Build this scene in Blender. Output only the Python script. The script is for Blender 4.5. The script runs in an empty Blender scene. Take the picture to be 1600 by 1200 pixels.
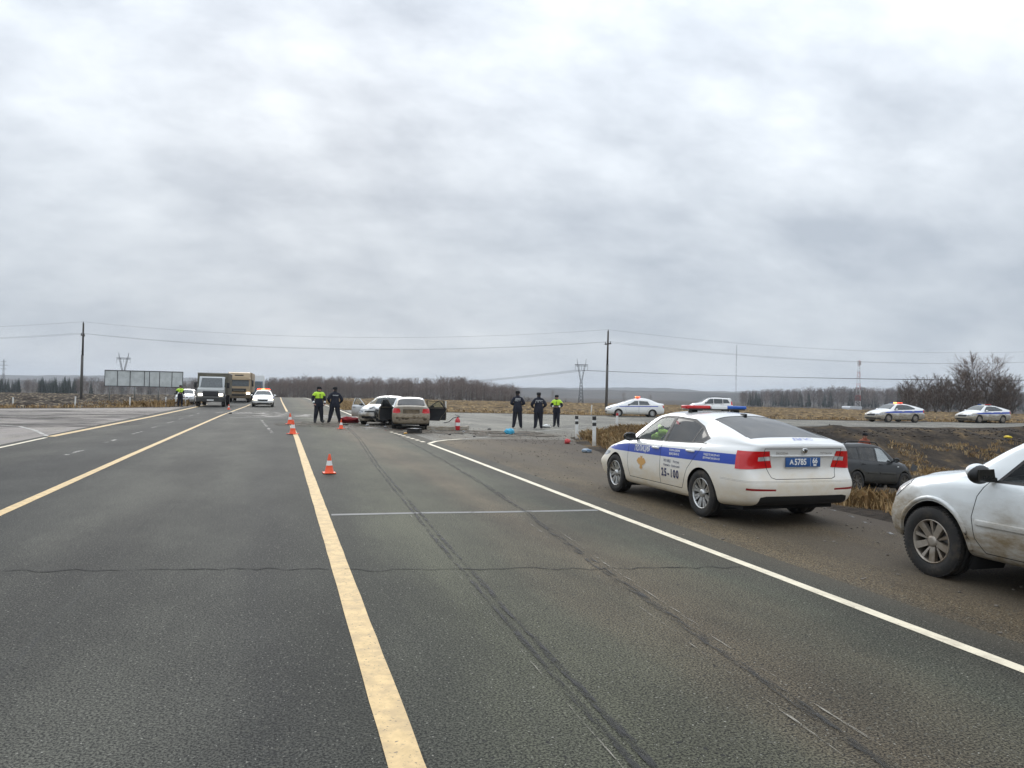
import bpy, bmesh, math, random
import numpy as np
from mathutils import Vector, Matrix
from mathutils.bvhtree import BVHTree
R = math.radians
rng = random.Random(7)
NR = np.random.RandomState(11)
SC = bpy.context.scene
COL = SC.collection

# ------------------------------------------------------------------ camera, sky, sun, exposure
cd = bpy.data.cameras.new('camera'); cam = bpy.data.objects.new('camera', cd); COL.objects.link(cam)
cd.sensor_width = 36.0; cd.lens = 36.0*1180/1600; cd.clip_start = 0.05; cd.clip_end = 20000
cam.matrix_world = Matrix.Translation((0, 0, 1.68)) @ Matrix.Rotation(R(-17.1), 4, 'Z') @ Matrix.Rotation(R(90.66), 4, 'X') @ Matrix.Rotation(R(1.2), 4, 'Z')
SC.camera = cam
W = bpy.data.worlds.new('World'); SC.world = W; W.use_nodes = True
def build_world():
    nt = W.node_tree; N = nt.nodes; L = nt.links
    for n in list(N): N.remove(n)
    out = N.new('ShaderNodeOutputWorld'); bg = N.new('ShaderNodeBackground'); bg.inputs[1].default_value = 0.1
    sky = N.new('ShaderNodeTexSky'); sky.sky_type = 'NISHITA'; sky.sun_disc = False
    sky.sun_elevation = R(24); sky.sun_rotation = R(2); sky.air_density = 1.0; sky.dust_density = 2.0
    tc = N.new('ShaderNodeTexCoord'); sep = N.new('ShaderNodeSeparateXYZ'); L.new(tc.outputs['Generated'], sep.inputs[0])
    def mth(op, a, b=None, c=None):
        n = N.new('ShaderNodeMath'); n.operation = op
        for i, v in enumerate((a, b, c)):
            if v is None: continue
            if isinstance(v, (int, float)): n.inputs[i].default_value = v
            else: L.new(v, n.inputs[i])
        return n.outputs[0]
    z = mth('MAXIMUM', sep.outputs[2], 0.0)
    den = mth('ADD', z, 0.42)
    px = mth('DIVIDE', sep.outputs[0], den); py = mth('DIVIDE', sep.outputs[1], den)
    cmb = N.new('ShaderNodeCombineXYZ'); L.new(px, cmb.inputs[0]); L.new(py, cmb.inputs[1])
    def noise(scale, det, rough, off, sx=1, sy=1, rot=0, dist=0.0):
        mp = N.new('ShaderNodeMapping'); L.new(cmb.outputs[0], mp.inputs[0])
        mp.inputs['Location'].default_value = off; mp.inputs['Scale'].default_value = (sx, sy, 1); mp.inputs['Rotation'].default_value = (0, 0, rot)
        n = N.new('ShaderNodeTexNoise'); n.inputs['Scale'].default_value = scale; n.inputs['Detail'].default_value = det
        n.inputs['Roughness'].default_value = rough; n.inputs['Distortion'].default_value = dist; L.new(mp.outputs[0], n.inputs[0]); return n.outputs[0]
    n1 = noise(1.7, 6, 0.52, (3.1, 0.7, 0), dist=0.15)
    n2 = noise(3.6, 6, 0.52, (7.3, 2.2, 4), 0.85, 1.15, 0.5, 0.15)
    n3 = noise(9.5, 6, 0.6, (1.3, 5.2, 9), 0.8, 1.15, 0.3, 0.1)
    f = mth('ADD', mth('MULTIPLY', n1, 0.40), mth('ADD', mth('MULTIPLY', n2, 0.42), mth('MULTIPLY', n3, 0.18)))
    mr = N.new('ShaderNodeMapRange'); mr.inputs[1].default_value = 0.39; mr.inputs[2].default_value = 0.62; L.new(f, mr.inputs[0])
    # cloud deck: thin bright parts and thick grey parts, thicker (longer path) towards the horizon
    el = N.new('ShaderNodeMapRange'); el.interpolation_type = 'SMOOTHSTEP'; el.inputs[1].default_value = 0.0; el.inputs[2].default_value = 0.40; L.new(z, el.inputs[0])
    lo = N.new('ShaderNodeMix'); lo.data_type = 'RGBA'; L.new(mr.outputs[0], lo.inputs[0])
    lo.inputs[6].default_value = (3.7, 4.15, 4.7, 1); lo.inputs[7].default_value = (5.15, 5.55, 5.95, 1)
    hi = N.new('ShaderNodeMix'); hi.data_type = 'RGBA'; L.new(mr.outputs[0], hi.inputs[0])
    hi.inputs[6].default_value = (4.15, 4.6, 5.25, 1); hi.inputs[7].default_value = (7.7, 8.2, 8.75, 1)
    mx = N.new('ShaderNodeMix'); mx.data_type = 'RGBA'; L.new(el.outputs[0], mx.inputs[0]); L.new(lo.outputs[2], mx.inputs[6]); L.new(hi.outputs[2], mx.inputs[7])
    # an overcast sky goes on brightening towards the zenith
    up = N.new('ShaderNodeMapRange'); up.interpolation_type = 'SMOOTHSTEP'; up.inputs[1].default_value = .25; up.inputs[2].default_value = 1.0; up.inputs[3].default_value = 1.0; up.inputs[4].default_value = 1.95; L.new(z, up.inputs[0])
    sc = N.new('ShaderNodeVectorMath'); sc.operation = 'SCALE'; L.new(mx.outputs[2], sc.inputs[0]); L.new(up.outputs[0], sc.inputs['Scale'])
    fin = N.new('ShaderNodeMix'); fin.data_type = 'RGBA'; fin.inputs[0].default_value = 0.985
    L.new(sky.outputs[0], fin.inputs[6]); L.new(sc.outputs[0], fin.inputs[7])
    L.new(fin.outputs[2], bg.inputs[0]); L.new(bg.outputs[0], out.inputs[0])
build_world()
sd = bpy.data.lights.new('sun', 'SUN'); sd.energy = 0.9; sd.angle = R(35); sd.color = (1.0, 0.96, 0.9)
sun = bpy.data.objects.new('sun', sd); COL.objects.link(sun)
SUN_DIR = Vector((math.sin(R(2))*math.cos(R(24)), math.cos(R(2))*math.cos(R(24)), math.sin(R(24))))
sun.rotation_euler = SUN_DIR.to_track_quat('Z', 'Y').to_euler(); sun.location = (0, 0, 60)
SC.view_settings.view_transform = 'Standard'; SC.view_settings.look = 'None'
SC.view_settings.exposure = 0.40; SC.view_settings.gamma = 1.0; SC.view_settings.use_curve_mapping = False
SC.cycles.max_bounces = 6; SC.cycles.transparent_max_bounces = 12; SC.cycles.volume_bounces = 0

# ------------------------------------------------------------------ materials
MATS = {}
def M(name, col, rough=.6, metal=0., col2=None, nscale=3., thr=(.35, .65), det=5., stretch=(1, 1, 1), bump=0., bscale=60., coat=0., spec=.5,
      dirt=None, emit=None, var=.0, alpha=None, speck=None, rot=0.):
    """dirt=(z_low,z_high,colour,amount)  alpha=(scale,lo,hi,stretch)  speck=(scale,colour,lo,hi)"""
    if name in MATS: return MATS[name]
    m = bpy.data.materials.new(name); m.use_nodes = True; nt = m.node_tree; N = nt.nodes; L = nt.links
    b = N['Principled BSDF']; b.inputs['Roughness'].default_value = rough; b.inputs['Metallic'].default_value = metal
    b.inputs['Specular IOR Level'].default_value = spec
    if coat: b.inputs['Coat Weight'].default_value = coat; b.inputs['Coat Roughness'].default_value = .06
    tc = N.new('ShaderNodeTexCoord')
    def noise(scale, d=5., st=(1, 1, 1), rough=.6, off=0.):
        mp = N.new('ShaderNodeMapping'); mp.inputs['Scale'].default_value = st; mp.inputs['Location'].default_value = (off, off*.7, off*.3)
        mp.inputs['Rotation'].default_value = (0, 0, rot)
        L.new(tc.outputs['Object'], mp.inputs[0]); n = N.new('ShaderNodeTexNoise')
        n.inputs['Scale'].default_value = scale; n.inputs['Detail'].default_value = d; n.inputs['Roughness'].default_value = rough; L.new(mp.outputs[0], n.inputs[0]); return n.outputs[0]
    def mapr(s, a, b_, c=0., d=1.):
        n = N.new('ShaderNodeMapRange'); n.interpolation_type = 'SMOOTHSTEP'
        for i, v in enumerate((a, b_, c, d)): n.inputs[i+1].default_value = v
        L.new(s, n.inputs[0]); return n.outputs[0]
    def mix(f, a, c):
        n = N.new('ShaderNodeMix'); n.data_type = 'RGBA'
        for i, v in ((0, f), (6, a), (7, c)):
            if isinstance(v, (int, float)): n.inputs[i].default_value = v
            elif isinstance(v, tuple): n.inputs[i].default_value = (*v[:3], 1)
            else: L.new(v, n.inputs[i])
        return n.outputs[2]
    def mul(a, c):
        n = N.new('ShaderNodeMath'); n.operation = 'MULTIPLY'
        for i, v in enumerate((a, c)):
            if isinstance(v, (int, float)): n.inputs[i].default_value = v
            else: L.new(v, n.inputs[i])
        return n.outputs[0]
    c = tuple(col)
    if var:
        k = 1-var; c = mix(mapr(noise(nscale*2.3, 6, stretch, off=3.), .3, .7), tuple(v*k for v in col), tuple(min(1, v*(1+var)) for v in col))
    if col2 is not None: c = mix(mapr(noise(nscale, det, stretch), *thr), c, tuple(col2))
    if speck: c = mix(mapr(noise(speck[0], 2., (1, 1, 1), .5, 9.), speck[2], speck[3]), c, tuple(speck[1]))
    rsrc = None
    if dirt:
        z0, z1, dc, amt = dirt
        sp = N.new('ShaderNodeSeparateXYZ'); L.new(tc.outputs['Object'], sp.inputs[0])
        ad = N.new('ShaderNodeMath'); ad.operation = 'ADD'; L.new(sp.outputs[2], ad.inputs[0]); L.new(mapr(noise(2.2, 6, (.5, 1, 1)), .2, .8, -.16, .16), ad.inputs[1])
        g = mul(mapr(ad.outputs[0], z0, z1, 1., 0.), mul(mapr(noise(9., 6, (.6, 1, 1.6), .7, 5.), .25, .75, .62, 1.), amt))
        c = mix(g, c, dc); rsrc = mapr(g, 0, .6, rough, .85)
        L.new(rsrc, b.inputs['Roughness'])
        if coat: L.new(mapr(g, 0., .5, coat, 0.), b.inputs['Coat Weight'])
    if isinstance(c, tuple): b.inputs['Base Color'].default_value = (*c[:3], 1)
    else: L.new(c, b.inputs['Base Color'])
    if bump:
        bp = N.new('ShaderNodeBump'); bp.inputs['Strength'].default_value = min(1, bump); bp.inputs['Distance'].default_value = .02
        L.new(noise(bscale, 4, stretch if bump < 0 else (1, 1, 1)), bp.inputs['Height']); L.new(bp.outputs[0], b.inputs['Normal'])
    if emit: b.inputs['Emission Color'].default_value = (*emit[:3], 1); b.inputs['Emission Strength'].default_value = emit[3]
    if alpha:
        sc_, lo, hi_, st = alpha; L.new(mapr(noise(sc_, 5, st, .65, 2.), lo, hi_), b.inputs['Alpha'])
    MATS[name] = m; return m
def glass(name, tint, gloss=.12, dark=.0):
    """thin pane: tinted see-through plus mirror reflection"""
    if name in MATS: return MATS[name]
    m = bpy.data.materials.new(name); m.use_nodes = True; nt = m.node_tree; N = nt.nodes; L = nt.links
    for n in list(N): N.remove(n)
    o = N.new('ShaderNodeOutputMaterial'); t = N.new('ShaderNodeBsdfTransparent'); t.inputs[0].default_value = (*tint, 1)
    g = N.new('ShaderNodeBsdfGlossy'); g.inputs['Roughness'].default_value = .03; g.inputs[0].default_value = (.9, .95, .95, 1)
    fr = N.new('ShaderNodeFresnel'); fr.inputs[0].default_value = 1.4
    ad = N.new('ShaderNodeMath'); ad.operation = 'ADD'; L.new(fr.outputs[0], ad.inputs[0]); ad.inputs[1].default_value = gloss; ad.use_clamp = True
    mx = N.new('ShaderNodeMixShader'); L.new(ad.outputs[0], mx.inputs[0]); L.new(t.outputs[0], mx.inputs[1]); L.new(g.outputs[0], mx.inputs[2]); L.new(mx.outputs[0], o.inputs[0])
    MATS[name] = m; return m

# ------------------------------------------------------------------ mesh helpers
def tag(o, label=None, cat=None, group=None, kind=None):
    if label: o['label'] = label
    if cat: o['category'] = cat
    if group: o['group'] = group
    if kind: o['kind'] = kind
    return o
def empty(name, loc=(0, 0, 0), rz=0.):
    o = bpy.data.objects.new(name, None); COL.objects.link(o); o.location = loc; o.rotation_euler = (0, 0, rz); o.empty_display_size = .2; return o
def mkobj(name, me, parent=None):
    o = bpy.data.objects.new(name, me); COL.objects.link(o)
    if parent is not None: o.parent = parent
    return o
def copy_tree(o, parent=None):
    c = o.copy(); COL.objects.link(c)
    c.parent = parent
    for ch in o.children: copy_tree(ch, c)
    return c
class MB:
    def __init__(s): s.v = []; s.f = []; s.m = []; s.sm = []
    def add(s, vs, fs, mi=0, smooth=False):
        b = len(s.v); s.v += [tuple(p) for p in vs]
        for f in fs: s.f.append(tuple(b+i for i in f)); s.m.append(mi); s.sm.append(smooth)
        return s
    def box(s, lo, hi, mi=0, bev=0., xf=None):
        x0, y0, z0 = lo; x1, y1, z1 = hi
        if bev <= 0:
            vs = [(x, y, z) for z in (z0, z1) for y in (y0, y1) for x in (x0, x1)]
            fs = [(0, 2, 3, 1), (4, 5, 7, 6), (0, 1, 5, 4), (2, 6, 7, 3), (0, 4, 6, 2), (1, 3, 7, 5)]
            if xf is not None: vs = [tuple(xf @ Vector(p)) for p in vs]
            return s.add(vs, fs, mi)
        bm = bmesh.new(); bmesh.ops.create_cube(bm, size=1)
        for v in bm.verts: v.co = Vector(((x0+x1)/2+v.co.x*(x1-x0), (y0+y1)/2+v.co.y*(y1-y0), (z0+z1)/2+v.co.z*(z1-z0)))
        bmesh.ops.bevel(bm, geom=bm.edges[:], offset=bev, segments=2, affect='EDGES', profile=.6)
        bm.verts.index_update()
        vs = [tuple((xf @ v.co) if xf is not None else v.co) for v in bm.verts]; fs = [tuple(v.index for v in f.verts) for f in bm.faces]
        bm.free(); return s.add(vs, fs, mi, True)
    def lathe(s, prof, n=24, axis='z', o=(0, 0, 0), mi=0, smooth=True, closed=False, a0=0., a1=2*math.pi):
        """prof: list of (radius, height)"""
        full = abs(a1-a0-2*math.pi) < 1e-6; k = n if full else n+1
        vs = []
        for r, h in prof:
            for i in range(k):
                a = a0+(a1-a0)*i/n; c, t = r*math.cos(a), r*math.sin(a)
                p = {'z': (c, t, h), 'y': (c, h, t), 'x': (h, c, t)}[axis]; vs.append((p[0]+o[0], p[1]+o[1], p[2]+o[2]))
        fs = []; rows = len(prof)
        for j in range(rows-1+(1 if closed else 0)):
            j2 = (j+1) % rows
            for i in range(n):
                i2 = (i+1) % k; fs.append((j*k+i, j*k+i2, j2*k+i2, j2*k+i))
        return s.add(vs, fs, mi, smooth)
    def tube(s, pts, r, n=6, mi=0, smooth=True, cap=True):
        P = [Vector(p) for p in pts]; rr = r if isinstance(r, (list, tuple)) else [r]*len(P); vs = []; up = Vector((0, 0, 1))
        for i, p in enumerate(P):
            d = (P[min(i+1, len(P)-1)]-P[max(i-1, 0)]).normalized(); ref = up if abs(d.z) < .95 else Vector((1, 0, 0))
            a = d.cross(ref).normalized(); b_ = d.cross(a)
            for k in range(n):
                t = 2*math.pi*k/n; vs.append(tuple(p+(a*math.cos(t)+b_*math.sin(t))*rr[i]))
        fs = [(i*n+k, i*n+(k+1) % n, (i+1)*n+(k+1) % n, (i+1)*n+k) for i in range(len(P)-1) for k in range(n)]
        if cap: fs += [tuple(range(n-1, -1, -1)), tuple(range((len(P)-1)*n, len(P)*n))]
        return s.add(vs, fs, mi, smooth)
    def prism(s, poly, a, b, axis='y', mi=0, smooth=False, taper=None):
        """poly of 2d points extruded along axis from a to b. axis y: poly=(x,z); x: (y,z); z: (x,y)"""
        def P(p, h):
            return {'y': (p[0], h, p[1]), 'x': (h, p[0], p[1]), 'z': (p[0], p[1], h)}[axis]
        n = len(poly); q = taper or poly
        vs = [P(p, a) for p in poly]+[P(p, b) for p in q]
        fs = [tuple(range(n-1, -1, -1)), tuple(range(n, 2*n))]+[(i, (i+1) % n, n+(i+1) % n, n+i) for i in range(n)]
        return s.add(vs, fs, mi, smooth)
    def blob(s, c, r, sub=2, mi=0, noise=0., seed=0):
        bm = bmesh.new(); bmesh.ops.create_icosphere(bm, subdivisions=sub, radius=1); rg = random.Random(seed)
        for v in bm.verts:
            k = 1+noise*(rg.random()-.5)*2; v.co = Vector((c[0]+v.co.x*r[0]*k, c[1]+v.co.y*r[1]*k, c[2]+v.co.z*r[2]*k))
        bm.verts.index_update(); s.add([v.co for v in bm.verts], [tuple(v.index for v in f.verts) for f in bm.faces], mi, True); bm.free(); return s
    def mesh(s, name, mats, fix=True):
        me = bpy.data.meshes.new(name); me.from_pydata(s.v, [], s.f)
        for m in (mats if isinstance(mats, (list, tuple)) else [mats]): me.materials.append(m)
        me.polygons.foreach_set('material_index', s.m); me.polygons.foreach_set('use_smooth', s.sm)
        if fix:
            bm = bmesh.new(); bm.from_mesh(me); bmesh.ops.recalc_face_normals(bm, faces=bm.faces); bm.to_mesh(me); bm.free()
        me.update(); return me
    def build(s, name, mats, parent=None, fix=True): return mkobj(name, s.mesh(name, mats, fix), parent)
def vnoise(x, y, seed=0):
    """smooth value noise on arrays"""
    x = np.asarray(x, float); y = np.asarray(y, float); xi = np.floor(x).astype(np.int64); yi = np.floor(y).astype(np.int64); fx = x-xi; fy = y-yi
    fx = fx*fx*(3-2*fx); fy = fy*fy*(3-2*fy)
    def h(a, b):
        n = (a*374761393+b*668265263+seed*1442695041) & 0xffffffff
        n = ((n ^ (n >> 13))*1274126177) & 0xffffffff; n = n ^ (n >> 16); return (n & 0xffff)/65535.0
    return (h(xi, yi)*(1-fx)+h(xi+1, yi)*fx)*(1-fy)+(h(xi, yi+1)*(1-fx)+h(xi+1, yi+1)*fx)*fy
def fbm(x, y, o=4, seed=0):
    t = 0; a = .5; s = 0
    for i in range(o): t = t+a*vnoise(x*2**i, y*2**i, seed+i*17); s += a; a *= .5
    return t/s
def sstep(t): t = np.clip(t, 0, 1); return t*t*(3-2*t)
def grid_mesh(name, X, Y, Z, mats, smooth=True, keep=None):
    ny, nx = X.shape; vs = np.stack([X, Y, Z], -1).reshape(-1, 3)
    i = np.arange(nx*ny).reshape(ny, nx); f = np.stack([i[:-1, :-1], i[:-1, 1:], i[1:, 1:], i[1:, :-1]], -1).reshape(-1, 4)
    if keep is not None: f = f[(keep[:-1, :-1] & keep[:-1, 1:] & keep[1:, 1:] & keep[1:, :-1]).reshape(-1)]
    me = bpy.data.meshes.new(name); me.vertices.add(len(vs)); me.vertices.foreach_set('co', vs.reshape(-1))
    me.loops.add(len(f)*4); me.loops.foreach_set('vertex_index', f.reshape(-1).astype(np.int32)); me.polygons.add(len(f))
    me.polygons.foreach_set('loop_start', np.arange(len(f), dtype=np.int32)*4); me.polygons.foreach_set('use_smooth', np.full(len(f), smooth))
    me.update(calc_edges=True); me.validate()
    for m in (mats if isinstance(mats, (list, tuple)) else [mats]): me.materials.append(m)
    return me
# ------------------------------------------------------------------ terrain, roads
E_EDGE = np.array([(8.3, -40), (8.3, 8), (8.4, 14), (8.8, 18.5), (9.6, 22.6), (10.9, 27), (13.6, 30.9), (18, 34.2), (25, 37.0), (33, 38.3), (40, 38.5), (50, 39.0), (65, 41), (100, 48), (200, 70), (420, 120)], float)
F_EDGE = np.array([(5.0, 62.5), (7.0, 60.6), (12.7, 59.0), (18, 57.9), (27.7, 54.9), (37.2, 51.8), (47.2, 49.6), (59, 48.6), (75, 49.5), (110, 55.5), (200, 77), (420, 127)], float)
L_EDGE = np.array([(-90, 12), (-60, 27), (-30, 46.5), (-16.8, 55.3), (-13.8, 57.6), (-10.4, 60.6), (-8.2, 64.2), (-7.3, 67.5), (-7.2, 75), (-7.2, 140), (-7.2, 420)], float)
def pdist(x, y, P):
    d = np.full(x.shape, 1e9)
    for (ax, ay), (bx, by) in zip(P[:-1], P[1:]):
        vx, vy = bx-ax, by-ay; t = np.clip(((x-ax)*vx+(y-ay)*vy)/(vx*vx+vy*vy), 0, 1); d = np.minimum(d, np.hypot(x-ax-t*vx, y-ay-t*vy))
    return d
def inpoly(x, y, P):
    r = np.zeros(x.shape, bool); n = len(P)
    for i in range(n):
        (ax, ay), (bx, by) = P[i], P[(i+1) % n]
        c = (ay > y) != (by > y)
        with np.errstate(divide='ignore', invalid='ignore'): r ^= c & (x < (bx-ax)*(y-ay)/((by-ay) if by != ay else 1e-9)+ax)
    return r
E_POLY = np.vstack([E_EDGE, [(420, -200), (8.3, -200)]])
F_POLY = np.vstack([F_EDGE, [(420, 9000), (5.0, 9000)]])
L_POLY = np.vstack([L_EDGE, [(-7.2, 9000), (-9000, 9000), (-9000, 12)]])
def drop(x, y):
    r = np.hypot(x, y); return -5.0*sstep((r-125)/260.)
def Hroad(x, y): return drop(np.asarray(x, float), np.asarray(y, float))
def H(x, y):
    x = np.asarray(x, float); y = np.asarray(y, float)
    z = np.full(x.shape, -.07)+drop(x, y)
    dE = pdist(x, y, E_EDGE); inE = inpoly(x, y, E_POLY)
    n = fbm(x*.9, y*.9, 4, 3); n2 = fbm(x*.22, y*.22, 3, 8)
    ditch = -1.85*sstep((dE-.45)/7.0)
    rough = sstep(dE/1.5)
    z = np.where(inE, ditch+drop(x, y)+rough*((n-.5)*.5+(n2-.5)*.6)+.035*(1-rough)+(n-.5)*.05, z)
    z = np.where(~inE & (dE < .7), z+.085*sstep((.7-dE)/.7)*(.4+1.1*n), z)
    for Q, PQ in ((F_EDGE, F_POLY), (L_EDGE, L_POLY)):
        dF = pdist(x, y, Q); inF = inpoly(x, y, PQ)
        z = np.where(inF, drop(x, y)+.03-.42*sstep((dF-.8)/3.)+(n-.5)*.2*sstep(dF/2.), z)
        z = np.where(~inF & (dF < .6), z+.085*sstep((.6-dF)/.6)*(.4+1.1*n), z)
    return z
_H0 = H
def H(x, y):
    z = _H0(x, y); return z-.35*sstep(1-np.hypot((np.asarray(x)-21.8)/4.2, (np.asarray(y)-23.6)/3.0))
def H1(x, y): return float(H(np.array([x]), np.array([y]))[0])

def axis_pts(lo, hi, step, far_lo, far_hi):
    a = list(np.arange(lo, hi+1e-6, step)); s = step; v = hi
    while v < far_hi: s *= 1.28; v += s; a.append(min(v, far_hi))
    s = step; v = lo
    while v > far_lo: s *= 1.28; v -= s; a.insert(0, max(v, far_lo))
    return np.array(a)
def soil_material():
    m = bpy.data.materials.new('soil_and_dead_grass'); m.use_nodes = True; nt = m.node_tree; N = nt.nodes; L = nt.links; b = N['Principled BSDF']
    b.inputs['Roughness'].default_value = .95; b.inputs['Specular IOR Level'].default_value = .15
    tc = N.new('ShaderNodeTexCoord')
    def noise(s, d, st=(1, 1, 1), off=0):
        mp = N.new('ShaderNodeMapping'); mp.inputs['Scale'].default_value = st; mp.inputs['Location'].default_value = (off, off, 0); L.new(tc.outputs['Object'], mp.inputs[0])
        n = N.new('ShaderNodeTexNoise'); n.inputs['Scale'].default_value = s; n.inputs['Detail'].default_value = d; n.inputs['Roughness'].default_value = .65; L.new(mp.outputs[0], n.inputs[0]); return n.outputs[0]
    def ramp(s, stops):
        r = N.new('ShaderNodeValToRGB'); e = r.color_ramp.elements
        while len(e) < len(stops): e.new(.5)
        for k, (p, c) in enumerate(stops): e[k].position = p; e[k].color = (*c, 1)
        L.new(s, r.inputs[0]); return r.outputs[0]
    A = ramp(noise(.55, 9), [(.32, (.020, .016, .013)), (.46, (.042, .033, .026)), (.56, (.070, .053, .036)), (.68, (.17, .115, .060))])
    B = ramp(noise(5., 6, (.6, 1, 1), 7), [(.3, (.45, .45, .45)), (.55, (1, 1, 1)), (.75, (1.35, 1.25, 1.1))])
    mx = N.new('ShaderNodeMix'); mx.data_type = 'RGBA'; mx.blend_type = 'MULTIPLY'; mx.inputs[0].default_value = .9; L.new(A, mx.inputs[6]); L.new(B, mx.inputs[7])
    L.new(mx.outputs[2], b.inputs['Base Color'])
    bp = N.new('ShaderNodeBump'); bp.inputs['Strength'].default_value = .9; bp.inputs['Distance'].default_value = .08; L.new(noise(7., 8), bp.inputs['Height']); L.new(bp.outputs[0], b.inputs['Normal'])
    return m
MS = soil_material()
ax = axis_pts(-34, 74, .55, -5000, 5000); ay = axis_pts(-8, 82, .55, -600, 5200)
GX, GY = np.meshgrid(ax, ay)
tag(mkobj('ground', grid_mesh('ground', GX, GY, H(GX, GY), MS)), 'bare brown soil and dead grass around the crossroads', kind='structure')

def road_material(name, stops, dustX=None, base_scale=1.0):
    """stops: (x, colour) across the carriageway in metres"""
    m = bpy.data.materials.new(name); m.use_nodes = True; nt = m.node_tree; N = nt.nodes; L = nt.links; b = N['Principled BSDF']
    b.inputs['Roughness'].default_value = .75; b.inputs['Specular IOR Level'].default_value = .14
    tc = N.new('ShaderNodeTexCoord'); sp = N.new('ShaderNodeSeparateXYZ'); L.new(tc.outputs['Object'], sp.inputs[0])
    def noise(s, d, st=(1, 1, 1), off=0, rough=.6):
        mp = N.new('ShaderNodeMapping'); mp.inputs['Scale'].default_value = st; mp.inputs['Location'].default_value = (off, off, 0); L.new(tc.outputs['Object'], mp.inputs[0])
        n = N.new('ShaderNodeTexNoise'); n.inputs['Scale'].default_value = s; n.inputs['Detail'].default_value = d; n.inputs['Roughness'].default_value = rough; L.new(mp.outputs[0], n.inputs[0]); return n.outputs[0]
    def mapr(s, a, b_, c=0., d=1.):
        n = N.new('ShaderNodeMapRange'); n.interpolation_type = 'SMOOTHSTEP'
        for i, v in enumerate((a, b_, c, d)): n.inputs[i+1].default_value = v
        L.new(s, n.inputs[0]); return n.outputs[0]
    def math_(op, a, c):
        n = N.new('ShaderNodeMath'); n.operation = op
        for i, v in enumerate((a, c)):
            if isinstance(v, (int, float)): n.inputs[i].default_value = v
            else: L.new(v, n.inputs[i])
        return n.outputs[0]
    def mix(f, a, c, blend='MIX'):
        n = N.new('ShaderNodeMix'); n.data_type = 'RGBA'; n.blend_type = blend
        for i, v in ((0, f), (6, a), (7, c)):
            if isinstance(v, (int, float)): n.inputs[i].default_value = v
            elif isinstance(v, tuple): n.inputs[i].default_value = (*v[:3], 1)
            else: L.new(v, n.inputs[i])
        return n.outputs[2]
    x0, x1 = stops[0][0], stops[-1][0]
    xw = math_('ADD', sp.outputs[0], mapr(noise(.5, 4, (1, .25, 1)), .25, .75, -.35, .35))
    r = N.new('ShaderNodeValToRGB'); e = r.color_ramp.elements
    while len(e) < len(stops): e.new(.5)
    for k, (p, c) in enumerate(stops): e[k].position = (p-x0)/(x1-x0); e[k].color = (*c, 1)
    L.new(mapr(xw, x0, x1), r.inputs[0])
    r2 = [n for n in N if n.type == 'MAP_RANGE'][-1]; r2.interpolation_type = 'LINEAR'
    c = r.outputs[0]
    c = mix(.5, c, mix(mapr(noise(.9, 8, (1.6, .16, 1), 0, .72), .25, .75), (.74, .74, .76), (1.24, 1.22, 1.18)), 'MULTIPLY')   # tyre-polished streaks
    c = mix(1., c, mix(mapr(noise(.45, 10, (1, .45, 1), 11, .68), .30, .70), (.66, .66, .67), (1.36, 1.35, 1.30)), 'MULTIPLY')   # large patches
    c = mix(1., c, mix(mapr(noise(75, 3, (1, 1, 1), 3, .7), .40, .60), (.28, .28, .29), (1.85, 1.82, 1.68)), 'MULTIPLY')   # aggregate
    sp1 = noise(55, 2, (1, 1, 1), 21, .5); c = mix(mapr(sp1, .66, .72, 0., .9), c, (.30, .29, .25))
    sp3 = noise(22, 4, (1, 1, 1), 51, .8); c = mix(mapr(sp3, .56, .66, 0., .55), c, (.13, .125, .10))                      # pale stone chips
    sp2 = noise(24, 3, (1, 1, 1), 35, .6); c = mix(mapr(sp2, .60, .70, 0., .85), c, (.018, .018, .019))
    if dustX:
        for (a, b_, y0, y1, col, amt) in dustX:
            fx = mapr(xw, a, b_); f = math_('MULTIPLY', fx, mapr(noise(.9, 7, (1.3, .35, 1), 5), .3, .62))
            if y0 is not None:
                yw = math_('ADD', sp.outputs[1], mapr(noise(.6, 5), .2, .8, -3, 3)); f = math_('MULTIPLY', f, math_('MULTIPLY', mapr(yw, y0, y0+5), mapr(yw, y1-6, y1, 1., 0.)))
            c = mix(math_('MULTIPLY', f, amt), c, col)
    L.new(c, b.inputs['Base Color'])
    bp = N.new('ShaderNodeBump'); bp.inputs['Strength'].default_value = .6; bp.inputs['Distance'].default_value = .005; L.new(noise(75, 3, (1, 1, 1), 3, .7), bp.inputs['Height']); L.new(bp.outputs[0], b.inputs['Normal'])
    return m
MR = road_material('asphalt', [(-8, (.046, .046, .045)), (-5.6, (.052, .052, .050)), (-4.6, (.038, .039, .040)), (-3.3, (.036, .037, .037)), (-2.3, (.062, .062, .058)), (-1.6, (.046, .046, .044)), (-.9, (.056, .057, .053)), (-.1, (.032, .033, .033)), (.9, (.036, .038, .033)), (1.5, (.062, .064, .049)), (2.2, (.064, .064, .050)), (2.9, (.098, .082, .061)), (3.4, (.082, .074, .057)), (3.9, (.064, .066, .053)), (4.5, (.042, .042, .037)), (6, (.048, .044, .036))],
                   [(1.0, 3.2, 24, 46, (.115, .096, .072), .62), (3.9, 5.2, None, None, (.10, .085, .064), .5)])
MSH = road_material('dusty_shoulder', [(4.4, (.046, .043, .038)), (5.3, (.090, .070, .047)), (6.0, (.062, .050, .036)), (6.8, (.080, .061, .041)), (9, (.052, .039, .028))], [(5.0, 6.2, None, None, (.105, .085, .062), .6), (7.0, 8.0, None, None, (.060, .047, .036), .8)])
MSR = road_material('worn_side_asphalt', [(0, (.165, .162, .152)), (40, (.17, .163, .152)), (80, (.165, .16, .15))], [(4, 6, 20, 33, (.12, .10, .075), .8)])
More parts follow.
